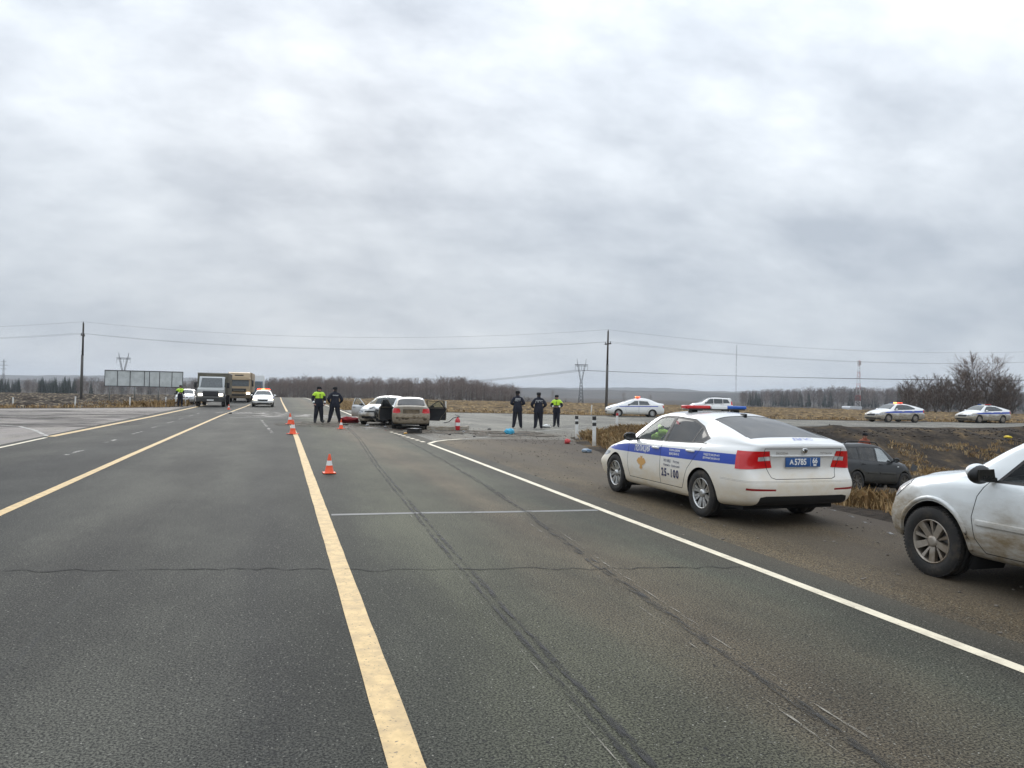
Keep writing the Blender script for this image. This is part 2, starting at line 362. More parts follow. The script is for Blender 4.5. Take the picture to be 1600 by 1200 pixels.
MLA = road_material('dusty_apron_asphalt', [(-60, (.25, .24, .23)), (-20, (.26, .245, .235)), (-7, (.20, .185, .175))], [(-60, -40, None, None, (.28, .25, .235), .7)])
def strip(name, X0, X1, ys, z, mat, parent=None):
    X = np.array([[X0, X1]]*len(ys), float); Y = np.array([[y, y] for y in ys], float); Z = Hroad(X*0, Y)+z
    return mkobj(name, grid_mesh(name, X, Y, Z, mat, False), parent)
def poly_sheet(name, pts, z, mat, parent=None):
    bm = bmesh.new(); vs = [bm.verts.new((p[0], p[1], z)) for p in pts]; f = bm.faces.new(vs); bmesh.ops.triangulate(bm, faces=[f])
    for f in bm.faces:
        if f.normal.z < 0: f.normal_flip()
    me = bpy.data.meshes.new(name); bm.to_mesh(me); bm.free(); me.materials.append(mat); return mkobj(name, me, parent)
ROADY = list(np.arange(-30, 121, 10))+list(np.arange(124, 420, 6))
road = tag(strip('road', -7.1, 5.0, ROADY, 0., MR), 'two lane grey asphalt highway running to the wood', kind='structure')
E2 = [tuple(p) for p in E_EDGE if p[1] > -40 and p[1] < 40 and p[0] < 70]
shp = [(4.8, -30), (8.3, -30)]+[(p[0]+.25, p[1]) for p in E2 if p[1] < 26]+[(10.6, 25.6), (8.0, 26.3), (5.3, 25.6), (4.8, 24.6)]
tag(poly_sheet('road_shoulder', shp, -.004, MSH), 'dusty brown shoulder beside the white edge line', kind='structure')
srp = [(4.6, 20), (8.6, 20)]+[(p[0]-.1, p[1]+.15) for p in E_EDGE if p[1] > 21 and p[0] < 110]+[(p[0], p[1]) for p in F_EDGE[::-1] if p[0] < 115]+[(4.6, 66)]
tag(poly_sheet('side_road', srp, -.009, MSR), 'pale worn side road joining from beyond the police cars', kind='structure')
lap = [(-6.9, 5), (-90, 5)]+[tuple(p) for p in L_EDGE if p[1] < 76]+[(-6.9, 75)]
tag(poly_sheet('junction_apron', lap, -.006, MLA), 'wide pale dusty apron of the crossroads', kind='structure')

# --- painted lines: worn cream and yellowish paint
MY = M('worn_yellow_paint', (.66, .47, .23), .7, col2=(.50, .36, .19), nscale=7, thr=(.4, .7), var=.12, speck=(55, (.20, .16, .11), .62, .74), bump=.15, bscale=60)
MC = M('worn_cream_paint', (.74, .66, .50), .65, col2=(.55, .48, .36), nscale=5, thr=(.45, .72), var=.08, speck=(55, (.22, .19, .15), .66, .76), bump=.1)
MF = M('faded_paint', (.33, .31, .28), .8, alpha=(3., .42, .62, (1, .6, 1)))
def line(name, pts, w, mat, z=.004, seed=1, jit=.003, step=.35, parent=road):
    P = [np.array(p, float) for p in pts]; C = [P[0]]
    for a, b_ in zip(P[:-1], P[1:]):
        n = max(1, int(np.hypot(*(b_-a))/(step if a[1] < 40 else 6))); C += [a+(b_-a)*(k+1)/n for k in range(n)]
    C = np.array(C); T = np.gradient(C, axis=0); T /= np.linalg.norm(T, axis=1)[:, None]; Nn = np.stack([T[:, 1], -T[:, 0]], 1)
    rg = np.random.RandomState(seed); hw = w/2
    A = C+Nn*(hw+rg.uniform(-jit, jit, len(C)))[:, None]; B = C-Nn*(hw+rg.uniform(-jit, jit, len(C)))[:, None]
    X = np.stack([B[:, 0], A[:, 0]], 1); Y = np.stack([B[:, 1], A[:, 1]], 1)
    return mkobj(name, grid_mesh(name, X, Y, Hroad(X*0, Y)+z, mat, False), parent)
line('centre_line', [(.575, -10), (.60, 26), (.55, 36)], .165, MY)
line('centre_line', [(.55, 56), (.3, 100), (.1, 180)], .15, MY)
line('lane_line', [(-3.42, -10), (-3.36, 20), (-3.2, 48), (-2.75, 70), (-2.7, 78)], .15, MY)
line('edge_line', [(4.50, -10), (4.53, 10), (4.58, 20), (4.58, 23.8)], .115, MC)
line('edge_line', [(4.5, 41), (4.6, 63), (4.5, 90), (4.3, 180)], .13, MC)
line('edge_line', [(-6.7, 5), (-6.8, 22), (-6.82, 26.4)], .12, MC)
line('edge_line', [(-6.82, 26.9), (-6.5, 44), (-6.4, 60), (-6.4, 75)], .24, MY)
line('edge_line', [(-7.0, 27.2), (-8.2, 30.4), (-9.4, 33), (-10.8, 34.4), (-14, 35.6), (-20, 36)], .13, M('dull_white_paint', (.42, .40, .37), .8, var=.15, alpha=(2.5, .3, .5, (1, 1, 1))), z=.002)
for k in range(8): line('line_dash', [(4.56-.03*k, 24.5+k*.8), (4.54-.03*k, 24.9+k*.8)], .14, MC, seed=k)
line('junction_line', [(4.62, 23.9), (5.0, 24.8), (5.5, 25.5), (6.2, 26.1)], .14, MC, z=.0045)
line('junction_line', [(6.2, 26.1), (7.4, 27.2), (9.1, 29.4), (11.4, 32.0), (15.1, 36.0), (19.6, 38.8), (23, 40.2), (40, 42)], .13, M('dusty_line_paint', (.40, .38, .34), .8, var=.15, alpha=(2., .28, .5, (1, 1, 1))), z=.001)
for k in range(9): line('line_dash', [(-4.75, 20+k*4.2), (-4.72, 21.6+k*4.2)], .10, MF, z=.003, seed=k)
line('turn_line', [(-2.6, 44.5), (4.4, 43.5)], .22, M('dull_cross_paint', (.30, .29, .27), .8, alpha=(2., .25, .5, (1, 1, 1))), z=.003)
line('turn_line', [(-.2, 29), (-.9, 42)], .12, MF, z=.003)
# --- wear: tyre marks, sealed seam, cracks
MT = M('tyre_rubber_mark', (.018, .018, .019), .75, alpha=(9., .34, .70, (2.4, .6, 1)))
MT2 = M('faint_tyre_mark', (.03, .029, .027), .8, alpha=(8., .40, .72, (3.2, .5, 1)))
MSC = M('pale_scrape', (.30, .275, .23), .8, alpha=(9., .50, .68, (5., .35, 1)))
S1 = [(2.9, 34), (2.62, 26), (2.08, 16.56), (1.86, 11), (1.74, 7.83), (1.68, 6.04), (1.64, 4.5), (1.60, 2.2)]
S2 = [(4.25, 29), (4.0, 22), (3.85, 18.3), (3.57, 13), (3.35, 10.15), (3.0, 6.55), (2.84, 4.6), (2.66, 2.2)]
def shift(P, d): return [(a+d, b_) for a, b_ in P]
line('tyre_mark', shift(S1, -.035), .04, MT, .0065, 3, .012); line('tyre_mark', shift(S1, .045), .04, MT, .0065, 4, .012)
line('tyre_mark', S2, .08, MT2, .0065, 5, .015)
line('scrape_mark', shift(S2, .10), .014, MSC, .007, 6, .012); line('scrape_mark', shift(S2, -.14), .010, MSC, .007, 8, .01); line('scrape_mark', shift(S1, -.10), .008, MSC, .007, 7, .004)
line('tyre_mark', [(-1.5, 4), (-1.4, 14), (-1.1, 30)], .2, M('polished_track', (.085, .085, .083), .7, alpha=(1.6, .50, .95, (3, .12, 1))), .0055)
line('sealed_seam', [(.70, 10.34), (1.9, 10.30), (2.9, 10.20), (4.45, 10.12)], .13, M('seam_sealant', (.17, .17, .165), .7, alpha=(4., .2, .45, (1, 1, 1)), var=.1), .003)
def crack(pts, w, seed):
    rg = random.Random(seed); P = []
    for (a, b_) in zip(pts[:-1], pts[1:]):
        n = 16
        for k in range(n): P.append((a[0]+(b_[0]-a[0])*k/n, a[1]+(b_[1]-a[1])*k/n+rg.uniform(-.05, .05)))
    line('crack', P, w, M('crack_dark', (.012, .012, .012), .95, alpha=(2.5, .26, .42, (1, 1, 1))), .0052, seed, w*.4)  # near-black ribbon for the crack itself, broken up by noise alpha
crack([(-3.4, 7.9), (-2.33, 7.74), (-.7, 7.5), (.55, 7.2)], .014, 1); line('ice_strip', [(8.25, 10.4), (8.0, 9.2), (7.5, 7.9), (7.1, 7.0)], .06, M('dirty_ice', (.22, .215, .205), .6, alpha=(4., .48, .74, (1, 1, 1))), .002, 9, .02)
crack([(.62, 7.15), (2.4, 6.85), (3.0, 6.7), (4.5, 6.45)], .014, 2)
crack([(-5.8, 17.0), (-3.4, 16.6), (-1, 16.9)], .014, 3); crack([(.6, 18.9), (2.2, 18.6), (4.4, 19)], .014, 5); pass

# --- ploughed fields with straw
def field_mat(name, cs):
    return M(name, cs[0], .95, col2=cs[1], nscale=1.6, thr=(.44, .60), det=8, stretch=(.55, 1.3, 1.), var=.35, spec=.1, speck=(3.0, cs[2], .54, .66), bump=.8, bscale=5)
MF1 = field_mat('stubble_field_soil', ((.17, .115, .058), (.055, .042, .030), (.33, .235, .115)))
MF2 = field_mat('dark_ploughed_soil', ((.060, .046, .036), (.022, .018, .015), (.30, .245, .165)))
def furrows(X, Y, amp, seed):
    n = fbm(X*.8, Y*1.3, 3, seed); r = np.abs(vnoise(X*.35, Y*.9, seed+5)-.5)*2
    return amp*(n*.9+(1-r)*.5)+.1*np.sin(Y*1.9+2*vnoise(X*.1, Y*.1, 4))
s = np.arange(-6, 150, .5); X, Y = np.meshgrid(np.arange(5.5, 150, .5), np.arange(49, 165, .5))
dF = pdist(X, Y, F_EDGE); k = inpoly(X, Y, F_POLY) & (dF > 2.6) & (X > 8)
fade = sstep((dF-2.6)/2)*sstep((X-8.2)/4)
tag(mkobj('field', grid_mesh('field', X, Y, H(X, Y)+.05+furrows(X, Y, .34, 3)*fade-.16*(1-fade), MF1, False, k)), 'tan stubble field with dark ploughed clods', kind='structure')
X, Y = np.meshgrid(np.arange(-75, -8.5, .5), np.arange(36, 160, .5))
dL = pdist(X, Y, L_EDGE); k = inpoly(X, Y, L_POLY) & (dL > 2.8); fade = sstep((dL-2.8)/3)
tag(mkobj('field', grid_mesh('field', X, Y, H(X, Y)+.06+furrows(X, Y, .34, 9)*fade-.18*(1-fade), MF2, False, k)), 'dark freshly ploughed field with pale straw on the clods', kind='structure')
MB_ = M('far_field', (.105, .080, .055), .95, col2=(.055, .045, .036), nscale=.05, var=.2, stretch=(.3, 1.5, 1), spec=.1)
# distant wooded hills, built as long low ridges
def ridge(r0, r1, a0, a1, h0, hv, mat, seed, lab):
    a = np.linspace(R(a0), R(a1), 240); t = np.linspace(0, 1, 8); A, T = np.meshgrid(a, t); rr = r0+(r1-r0)*T
    h = h0+hv*(fbm(A*9, A*0+seed, 4, seed)-.5)*2; Z = -6+np.sin(T*math.pi)**.8*(h+6)+(vnoise(A*900, T*6, seed)-.5)*h*.12*np.sin(T*math.pi)
    return tag(mkobj('hills', grid_mesh('hills', rr*np.sin(A), rr*np.cos(A), Z, mat)), lab, kind='structure')
MH1 = M('far_wooded_hill', (.060, .058, .055), .95, col2=(.10, .09, .08), nscale=.006, var=.25, spec=.05)
ridge(2600, 4200, -30, 75, 33, 14, MH1, 5, 'long low wooded hills on the horizon')
ridge(1300, 1900, -45, 80, 9, 5, MH1, 9, 'nearer low wooded rise below the horizon')
# ------------------------------------------------------------------ car bodies
def pchip(x, Y, q):
    """monotone cubic interpolation; Y (n,...) over x (n), sampled at q"""
    x = np.asarray(x, float); Y = np.asarray(Y, float); q = np.asarray(q, float); h = np.diff(x); sh = (-1,)+(1,)*(Y.ndim-1)
    d = np.diff(Y, axis=0)/h.reshape(sh); m = np.zeros_like(Y)
    w1 = (2*h[1:]+h[:-1]).reshape(sh); w2 = (h[1:]+2*h[:-1]).reshape(sh)
    with np.errstate(divide='ignore', invalid='ignore'):
        hm = (w1+w2)/(w1/d[:-1]+w2/d[1:])
    m[1:-1] = np.where(d[:-1]*d[1:] > 0, hm, 0); m[0] = d[0]; m[-1] = d[-1]
    i = np.clip(np.searchsorted(x, q, side='right')-1, 0, len(x)-2); t = ((q-x[i])/h[i]).reshape(sh); hh = h[i].reshape(sh)
    return (2*t**3-3*t**2+1)*Y[i]+(t**3-2*t**2+t)*hh*m[i]+(-2*t**3+3*t**2)*Y[i+1]+(t**3-t**2)*hh*m[i+1]
def cv(keys, x):
    k = np.array(keys, float); return pchip(k[:, 0], k[:, 1], np.clip(np.atleast_1d(x), k[0, 0], k[-1, 0]))
CAPK = [(1.0, 1.0), (.985, .60), (.93, .26), (.82, .11), (.6, .045), (.3, .01), (0., 0.)]     # lateral factor, share of the corner depth
def body_grid(sp, nu=120, nv=44):
    """sp: dict of curves over x (0 = rear bumper, L = nose). returns half surface grid (nu,nv,3), y>=0"""
    L_ = sp['L']; xs = sp['stations']; rows = []
    def section(x):
        g = lambda k: float(cv(sp[k], x)[0])
        zb, wl, zm, wm, zs, ws, wb, zb2, wr, zr, zc = (g(k) for k in ('zb', 'wl', 'zm', 'wm', 'zs', 'ws', 'wb', 'zbelt', 'wr', 'zr', 'zc'))
        pts = [(0, zb), (wl-.10, zb), (wl, zb+.05), ((wl+wm)/2+.012, (zb+.05+zm)/2), (wm, zm), ((wm+ws)/2+.008, (zm+zs)/2), (ws, zs), (wb, zb2)]
        f = .5; pts.append((wb+(wr-wb)*f+sp.get('bulge', .018), zb2+(zr-zb2)*f)); pts.append((wr, zr)); pts.append((wr*.82, zr+(zc-zr)*.52)); pts.append((wr*.5, zr+(zc-zr)*.86)); pts.append((0, zc))
        return np.array(pts)
    xr = sp['xr']; xf = sp['xf']; cr, cf = sp['corner']
    A = []
    for k, d in CAPK[::-1]:
        s0 = section(cr*d); A.append(np.stack([cv(xr, s0[:, 1])*(1-d)+cr*d, s0[:, 0]*k, s0[:, 1]], 1))
    for x in xs:
        s = section(x); A.append(np.stack([np.full(len(s), x), s[:, 0], s[:, 1]], 1))
    for k, d in CAPK:
        s1 = section(L_-cf*d); A.append(np.stack([L_-cf*d+(cv(xf, s1[:, 1])-L_)*(1-d), s1[:, 0]*k, s1[:, 1]], 1))
    A = np.array(A)                                   # stations, section, 3
    t = np.concatenate([[0], np.cumsum(np.maximum(np.linalg.norm(np.diff(A, axis=0), axis=2).mean(1), .01))])
    q = np.linspace(0, t[-1], nu); G = pchip(t, A, q)
    B = np.transpose(G, (1, 0, 2)); ref = np.linalg.norm(np.diff(B, axis=0), axis=2).mean(1); ref = np.maximum(ref, .02)
    u = np.concatenate([[0], np.cumsum(ref)]); qv = np.linspace(0, u[-1], nv)
    return np.transpose(pchip(u, B, qv), (1, 0, 2))
def body_bm(G):
    nu, nv, _ = G.shape; bm = bmesh.new(); V = {}
    for sgn in (1, -1):
        for i in range(nu):
            for j in range(nv):
                p = G[i, j]
                if sgn == -1 and abs(p[1]) < 1e-6: V[(i, j, -1)] = V[(i, j, 1)]; continue
                V[(i, j, sgn)] = bm.verts.new((p[0], p[1]*sgn, p[2]))
    for sgn in (1, -1):
        for i in range(nu-1):
            for j in range(nv-1):
                q = [V[(i, j, sgn)], V[(i+1, j, sgn)], V[(i+1, j+1, sgn)], V[(i, j+1, sgn)]]
                if sgn == -1: q.reverse()
                u = []
                for v in q:
                    if v not in u: u.append(v)
                if len(u) < 3: continue
                try: bm.faces.new(u)
                except ValueError: pass
    bmesh.ops.remove_doubles(bm, verts=bm.verts[:], dist=.0004)
    bmesh.ops.recalc_face_normals(bm, faces=bm.faces[:]); bm.normal_update(); return bm
def in2d(p, poly):
    x, y = p; r = False; n = len(poly); j = n-1
    for i in range(n):
        xi, yi = poly[i]; xj, yj = poly[j]
        if (yi > y) != (yj > y) and x < (xj-xi)*(y-yi)/(yj-yi)+xi: r = not r
        j = i
    return r
AX = {'y': (0, 2), 'x': (1, 2), 'z': (0, 1)}
def cut(bm, poly, axis, test):
    """cut the faces near the outline poly (2d, seen along axis) with its edges"""
    a, b = AX[axis]; xs = [p[0] for p in poly]; ys = [p[1] for p in poly]; lo = (min(xs)-.01, min(ys)-.01); hi = (max(xs)+.01, max(ys)+.01)
    fs = []
    for f in bm.faces:
        c = f.calc_center_bounds()
        if not test(c, f.normal): continue
        ca = [v.co[a] for v in f.verts]; cb = [v.co[b] for v in f.verts]
        if max(ca) < lo[0] or min(ca) > hi[0] or max(cb) < lo[1] or min(cb) > hi[1]: continue
        fs.append(f)
    geom = set(fs)
    for f in fs: geom.update(f.edges); geom.update(f.verts)
    geom = list(geom)
    for i in range(len(poly)):
        p, q = poly[i], poly[(i+1) % len(poly)]; d = (q[0]-p[0], q[1]-p[1])
        if math.hypot(*d) < 1e-6: continue
        co = [0, 0, 0]; no = [0, 0, 0]; co[a] = p[0]; co[b] = p[1]; no[a] = d[1]; no[b] = -d[0]
        r = bmesh.ops.bisect_plane(bm, geom=[g for g in geom if g.is_valid], dist=1e-5, plane_co=co, plane_no=no); geom = r['geom']
def offset_poly(poly, d):
    """grow (d>0) a polygon"""
    n = len(poly); ar = sum(poly[i][0]*poly[(i+1) % n][1]-poly[(i+1) % n][0]*poly[i][1] for i in range(n)); s = 1 if ar > 0 else -1; out = []
    for i in range(n):
        p0, p1, p2 = (Vector(poly[(i+k-1) % n]) for k in range(3)); e1 = (p1-p0).normalized(); e2 = (p2-p1).normalized()
        n1 = Vector((e1.y, -e1.x))*s; n2 = Vector((e2.y, -e2.x))*s; m = (n1+n2); m = m/max(.35, m.length_squared/2)
        out.append(tuple(p1+m*d/1.0) if m.length < 3 else tuple(p1+n1*d))
    return out
SIDE = lambda c, n: abs(c.y) > .38 and abs(n.y) > .12
class Car:
    """collects regions cut out of one body surface and writes them as parts"""
    def __init__(s, spec, nu=120, nv=44):
        s.sp = spec; s.bm = body_bm(body_grid(spec, nu, nv)); s.reg = []; s.bvh = None
        s.bvh0 = BVHTree.FromBMesh(s.bm)
    def region(s, name, poly, axis, test, mat, push=0., border=0., bmat=None, part=None):
        """poly area becomes its own part; border>0 adds a rim of bmat round it"""
        if border: cut(s.bm, offset_poly(poly, border), axis, test)
        cut(s.bm, poly, axis, test); s.reg.append((name, poly, axis, test, mat, push, offset_poly(poly, border) if border else None, bmat))
    def seam(s, poly, axis, test, w=.009, mat=None):
        o = offset_poly(poly, w); cut(s.bm, o, axis, test); cut(s.bm, poly, axis, test); s.reg.append(('panel_gap', poly, axis, test, None, -.006, o, mat or MAT_BLK))
    def arch(s, x, z, r, ymin=.45, seg=30):
        poly = [(x+r*math.cos(2*math.pi*k/seg), z+r*math.sin(2*math.pi*k/seg)) for k in range(seg)]
        t = lambda c, n: abs(c.y) > ymin and c.z < z+r+.05
        cut(s.bm, poly, 'y', t); s.reg.insert(0, ('__hole', poly, 'y', t, None, 0, None, None)); s.arches = getattr(s, 'arches', [])+[(x, z, r)]
    def finish(s, root, paint, names=None, seam=None):
        bm = s.bm; bm.normal_update(); lay = {}; seamf = []
        for f in bm.faces:
            c = f.calc_center_median(); key = 'body'
            for i, (nm, poly, axis, test, mat, push, bp, bmat) in enumerate(s.reg):
                a, b = AX[axis]
                if not test(c, f.normal): continue
                if in2d((c[a], c[b]), poly):
                    if nm == 'panel_gap': continue
                    key = (i, 0); break
                if bp and in2d((c[a], c[b]), bp): key = (i, 1); break
            lay.setdefault(key, []).append(f)
        out = {}
        for key, fs in lay.items():
            if key != 'body' and s.reg[key[0]][0] == '__hole': continue
            if key == 'body': groups = {'body': (fs, paint, 0.)}
            else:
                nm, _, axis, _, mat, push, _, bmat = s.reg[key[0]]
                groups = {}
                for f in fs:
                    c = f.calc_center_median(); sd = '' if axis == 'x' and nm.startswith('one_') else ('L' if c.y > .02 else 'R')
                    if nm in ('windshield', 'rear_window', 'grille', 'trunk_lid', 'lower_grille', 'rear_diffuser', 'plate_recess', 'hood', 'bumper_insert', 'roof_panel', 'front_bumper', 'rear_bumper'): sd = ''
                    groups.setdefault(sd, ([], mat if key[1] == 0 else bmat, push if key[1] == 0 else push*.5))[0].append(f)
            for sd, (ff, mt, push) in groups.items():
                idx = {}; vs = []; ns = []; fc = []
                for f in ff:
                    t = []
                    for v in f.verts:
                        if v.index not in idx or True:
                            if v not in idx: idx[v] = len(vs); vs.append(v.co+v.normal*push); ns.append(v.normal.copy())
                        t.append(idx[v])
                    fc.append(t)
                nm = 'body' if key == 'body' else (s.reg[key[0]][0] if key[1] == 0 else (s.reg[key[0]][0] if s.reg[key[0]][0] == 'panel_gap' else s.reg[key[0]][0]+'_trim'))
                me = bpy.data.meshes.new(nm); me.from_pydata(vs, [], fc); me.materials.append(mt)
                me.polygons.foreach_set('use_smooth', [True]*len(fc)); me.update()
                if len(me.loops) == sum(len(t) for t in fc): me.normals_split_custom_set_from_vertices(ns)
                o = mkobj(nm, me, root); out.setdefault(nm, []).append(o)
        # wheel-arch lips and dark liners
        for (x, z, r) in getattr(s, 'arches', []):
            for sd in (1, -1):
                mb = MB(); n = 22; a0, a1 = R(-28), R(208); inn = .30
                vs = []; rings = []
                for k in range(n+1):
                    a = a0+(a1-a0)*k/n; px, pz = x+r*math.cos(a), z+r*math.sin(a)
                    h = s.bvh0.ray_cast(Vector((px, 1.6*sd, max(pz, .2))), Vector((0, -sd, 0)))
                    y = abs(h[0].y) if h[0] else .8
                    rings.append((px, pz, y, a))
                for (px, pz, y, a) in rings: vs += [(px, y*sd, pz), (px, (y-.03)*sd, pz), (x+(r+.015)*math.cos(a), (y-.04)*sd, z+(r+.015)*math.sin(a)), (x+(r+.015)*math.cos(a), (y-.42)*sd, z+(r+.015)*math.sin(a))]
                fs = []
                for k in range(n):
                    for j in range(3): fs.append((k*4+j, k*4+j+1, k*4+5+j, k*4+4+j))
                mb.add(vs, fs, 0, True)
                # inner wall of the well
                b = len(vs); mb.add([(x, (rings[n//2][2]-.42)*sd, z)]+[(x+(r+.015)*math.cos(q[3]), (rings[n//2][2]-.42)*sd, z+(r+.015)*math.sin(q[3])) for q in rings], [(0, k+1, k+2) for k in range(n)], 0)
                mb.build('wheel_well', MAT_LINER, root)
        s.bm.free(); return out
    def onto(s, x, z, side=1, off=.004):
        h = s.bvh0.ray_cast(Vector((x, 2*side, z)), Vector((0, -side, 0)))
        return Vector((x, h[0].y+off*side, z)) if h[0] else None
MAT_LINER = M('black_plastic_liner', (.012, .012, .012), .85)
MAT_TYRE = M('tyre_rubber', (.020, .019, .018), .85, col2=(.060, .048, .036), nscale=9, thr=(.45, .75), bump=.2, bscale=40)
MAT_BLK = M('black_trim', (.012, .012, .013), .45)
MAT_DGLASS = M('tinted_glass', (.012, .014, .015), .05, spec=.6, col2=(.035, .032, .028), nscale=3)
MAT_GGLASS = M('far_car_glass', (.045, .055, .058), .07, spec=.7, var=.3)
MAT_GLASS = glass('clear_car_glass', (.84, .90, .88), .0)
MAT_CHROME = M('chrome', (.75, .75, .74), .12, 1.)
MAT_ALLOY = M('silver_alloy', (.55, .55, .54), .32, .9, col2=(.30, .25, .19), nscale=6, thr=(.5, .75))
MAT_ALLOYD = M('muddy_alloy', (.40, .36, .31), .42, .65, col2=(.20, .155, .11), nscale=5, thr=(.4, .7))
MAT_DISC = M('brake_steel', (.22, .21, .20), .5, .8)
MAT_RED = M('tail_lamp_red', (.62, .012, .016), .12, coat=.8, spec=.6)
MAT_REDD = M('reflector_red', (.26, .010, .012), .3)
MAT_CLEAR = M('clear_lamp', (.72, .73, .72), .10, coat=.8, col2=(.40, .40, .40), nscale=12)
MAT_LAMP = M('headlamp_off', (.42, .44, .46), .12, .4, coat=.8, col2=(.08, .08, .085), nscale=9)
MAT_SEAT = M('dark_cloth_seat', (.030, .030, .032), .9)
MUD = (.33, .245, .15)
def paint(name, col, dirt=None, rough=.22): return M(name, col, rough, coat=.8, dirt=dirt, var=.02, nscale=.7)
def wheel(root, x, y, z, r, w, side, style='turbine', n=5, rim_mat=None, tyre_mat=None, rr=.66, steer=0.):
    """wheel part (tyre) with its rim, spokes and hub as sub-parts; side=+1 outer face towards +y"""
    rim_mat = rim_mat or MAT_ALLOY; key = ('wheel', round(r, 3), w, style, n, rim_mat.name, rr)
    if key not in MESHC:
        ri = r*rr; mb = MB(); h = w/2
        prof = [(ri, -h*.82), (ri+.01, -h*.95), (ri+.05*r/.32, -h), (r*.93, -h*.98), (r*.985, -h*.80), (r, -h*.60), (r, -h*.32), (r*.985, -h*.30), (r*.985, -h*.24), (r, -h*.22), (r, h*.22), (r*.985, h*.24), (r*.985, h*.30), (r, h*.32), (r, h*.60), (r*.985, h*.80), (r*.93, h*.98), (ri+.05*r/.32, h), (ri+.01, h*.95), (ri, h*.82)]
        mb.lathe(prof, 40, 'y', closed=True)
        for k in range(64):                                     # shoulder blocks of the winter tread
            a = 2*math.pi*k/64
            for sd in (1, -1):
                xf = Matrix.Rotation(-a, 4, 'Y'); mb.box((r*.955, sd*h*.70-.02, -.009*r/.32), (r*1.001, sd*h*.70+.02, .009*r/.32), 0, 0, xf)
        ty = mb.mesh('tyre', tyre_mat or MAT_TYRE)
        mb = MB(); mb.lathe([(ri+.004, h*.80), (ri*.985, h*.92), (ri*.95, h*.90), (ri*.92, h*.66), (ri*.93, -h*.8), (ri+.004, -h*.8)], 40, 'y'); rim = mb.mesh('rim', rim_mat)
        mb = MB()
        if style == 'turbine':
            for k in range(n):
                for da, wd in ((-.16, .020), (.16, .020)):
                    a = 2*math.pi*k/n+da*5/n*1.4; a2 = a+.10; pts = []
                    p0 = (ri*.20*math.cos(a2), ri*.20*math.sin(a2)); p1 = (ri*.94*math.cos(a), ri*.94*math.sin(a)); dx, dz = p1[0]-p0[0], p1[1]-p0[1]; l = math.hypot(dx, dz); nx, nz = -dz/l, dx/l; w0, w1 = wd*.55, wd*1.05
                    q = [(p0[0]+nx*w0, p0[1]+nz*w0), (p1[0]+nx*w1, p1[1]+nz*w1), (p1[0]-nx*w1, p1[1]-nz*w1), (p0[0]-nx*w0, p0[1]-nz*w0)]
                    vs = [(u, h*.62, v) for u, v in (q[0], q[3])]+[(u, h*.80, v) for u, v in (q[1], q[2])]; vs2 = [(a_, b_-.03, c_) for a_, b_, c_ in vs]
                    mb.add(vs+vs2, [(0, 2, 3, 1), (4, 5, 7, 6), (0, 4, 6, 2), (1, 3, 7, 5), (2, 6, 7, 3), (0, 1, 5, 4)])
        elif style == 'five':
            for k in range(n):
                a = 2*math.pi*k/n; xf = Matrix.Rotation(-a, 4, 'Y'); w0, w1 = ri*.13, ri*.17
                vs = [(ri*.16, h*.70, -w0), (ri*.16, h*.70, w0), (ri*.95, h*.86, -w1), (ri*.95, h*.86, w1)]; vs2 = [(p[0], p[1]-.04, p[2]) for p in vs]
                mb.add([tuple(xf @ Vector(p)) for p in vs+vs2], [(0, 2, 3, 1), (4, 5, 7, 6), (0, 4, 6, 2), (1, 3, 7, 5), (2, 6, 7, 3), (0, 1, 5, 4)])
                xf = Matrix.Rotation(-(a+math.pi/n), 4, 'Y'); vs = [(ri*.30, h*.60, -w0*.28), (ri*.30, h*.60, w0*.28), (ri*.95, h*.80, -w1*.5), (ri*.95, h*.80, w1*.5)]; vs2 = [(p[0], p[1]-.03, p[2]) for p in vs]
                mb.add([tuple(xf @ Vector(p)) for p in vs+vs2], [(0, 2, 3, 1), (4, 5, 7, 6), (0, 4, 6, 2), (1, 3, 7, 5), (2, 6, 7, 3), (0, 1, 5, 4)])
        else:                                                    # pressed steel / plain disc with holes
            mb.lathe([(0, h*.35), (ri*.3, h*.4), (ri*.55, h*.62), (ri*.72, h*.55), (ri*.95, h*.3)], 28, 'y')
            for k in range(10): a = 2*math.pi*k/10; mb.box((ri*.66, h*.52, -.018), (ri*.84, h*.58, .018), 1, 0, Matrix.Rotation(-a, 4, 'Y'))
        mb.lathe([(ri*.26, h*.60), (ri*.25, h*.80), (ri*.14, h*.84), (0.0001, h*.84)], 20, 'y')
        spk = mb.mesh('spokes', [rim_mat, MAT_BLK])
        mb = MB(); mb.lathe([(0.0001, h*.1), (ri*.72, h*.1), (ri*.72, 0), (0.0001, 0)], 24, 'y'); mb.lathe([(ri*.72, -h*.2), (ri*.93, -h*.2)], 24, 'y', mi=1); dk = mb.mesh('brake_disc', [MAT_DISC, MAT_LINER])
        MESHC[key] = (ty, rim, spk, dk)
    ty, rim, spk, dk = MESHC[key]
    o = mkobj('wheel', ty, root); o.location = (x, y, z); o.rotation_euler = (0, 0, (0 if side > 0 else math.pi)+steer)
    o.rotation_euler.rotate_axis('Y', rng.uniform(0, 6.28))
    mkobj('rim', rim, o); mkobj('spokes', spk, o); mkobj('brake_disc', dk, o); return o
MESHC = {}
def text_mesh(body, size, mat, name='lettering', sx=1., bold=0.):
    c = bpy.data.curves.new('txt', 'FONT'); c.body = body; c.size = size; c.align_x = 'CENTER'; c.align_y = 'CENTER'; c.offset = bold; c.resolution_u = 3
    o = bpy.data.objects.new('txt', c); COL.objects.link(o); dg = bpy.context.evaluated_depsgraph_get(); me = bpy.data.meshes.new_from_object(o.evaluated_get(dg)); bpy.data.objects.remove(o); bpy.data.curves.remove(c)
    me.name = name; me.materials.clear(); me.materials.append(mat)
    for v in me.vertices: v.co.x *= sx
    return me
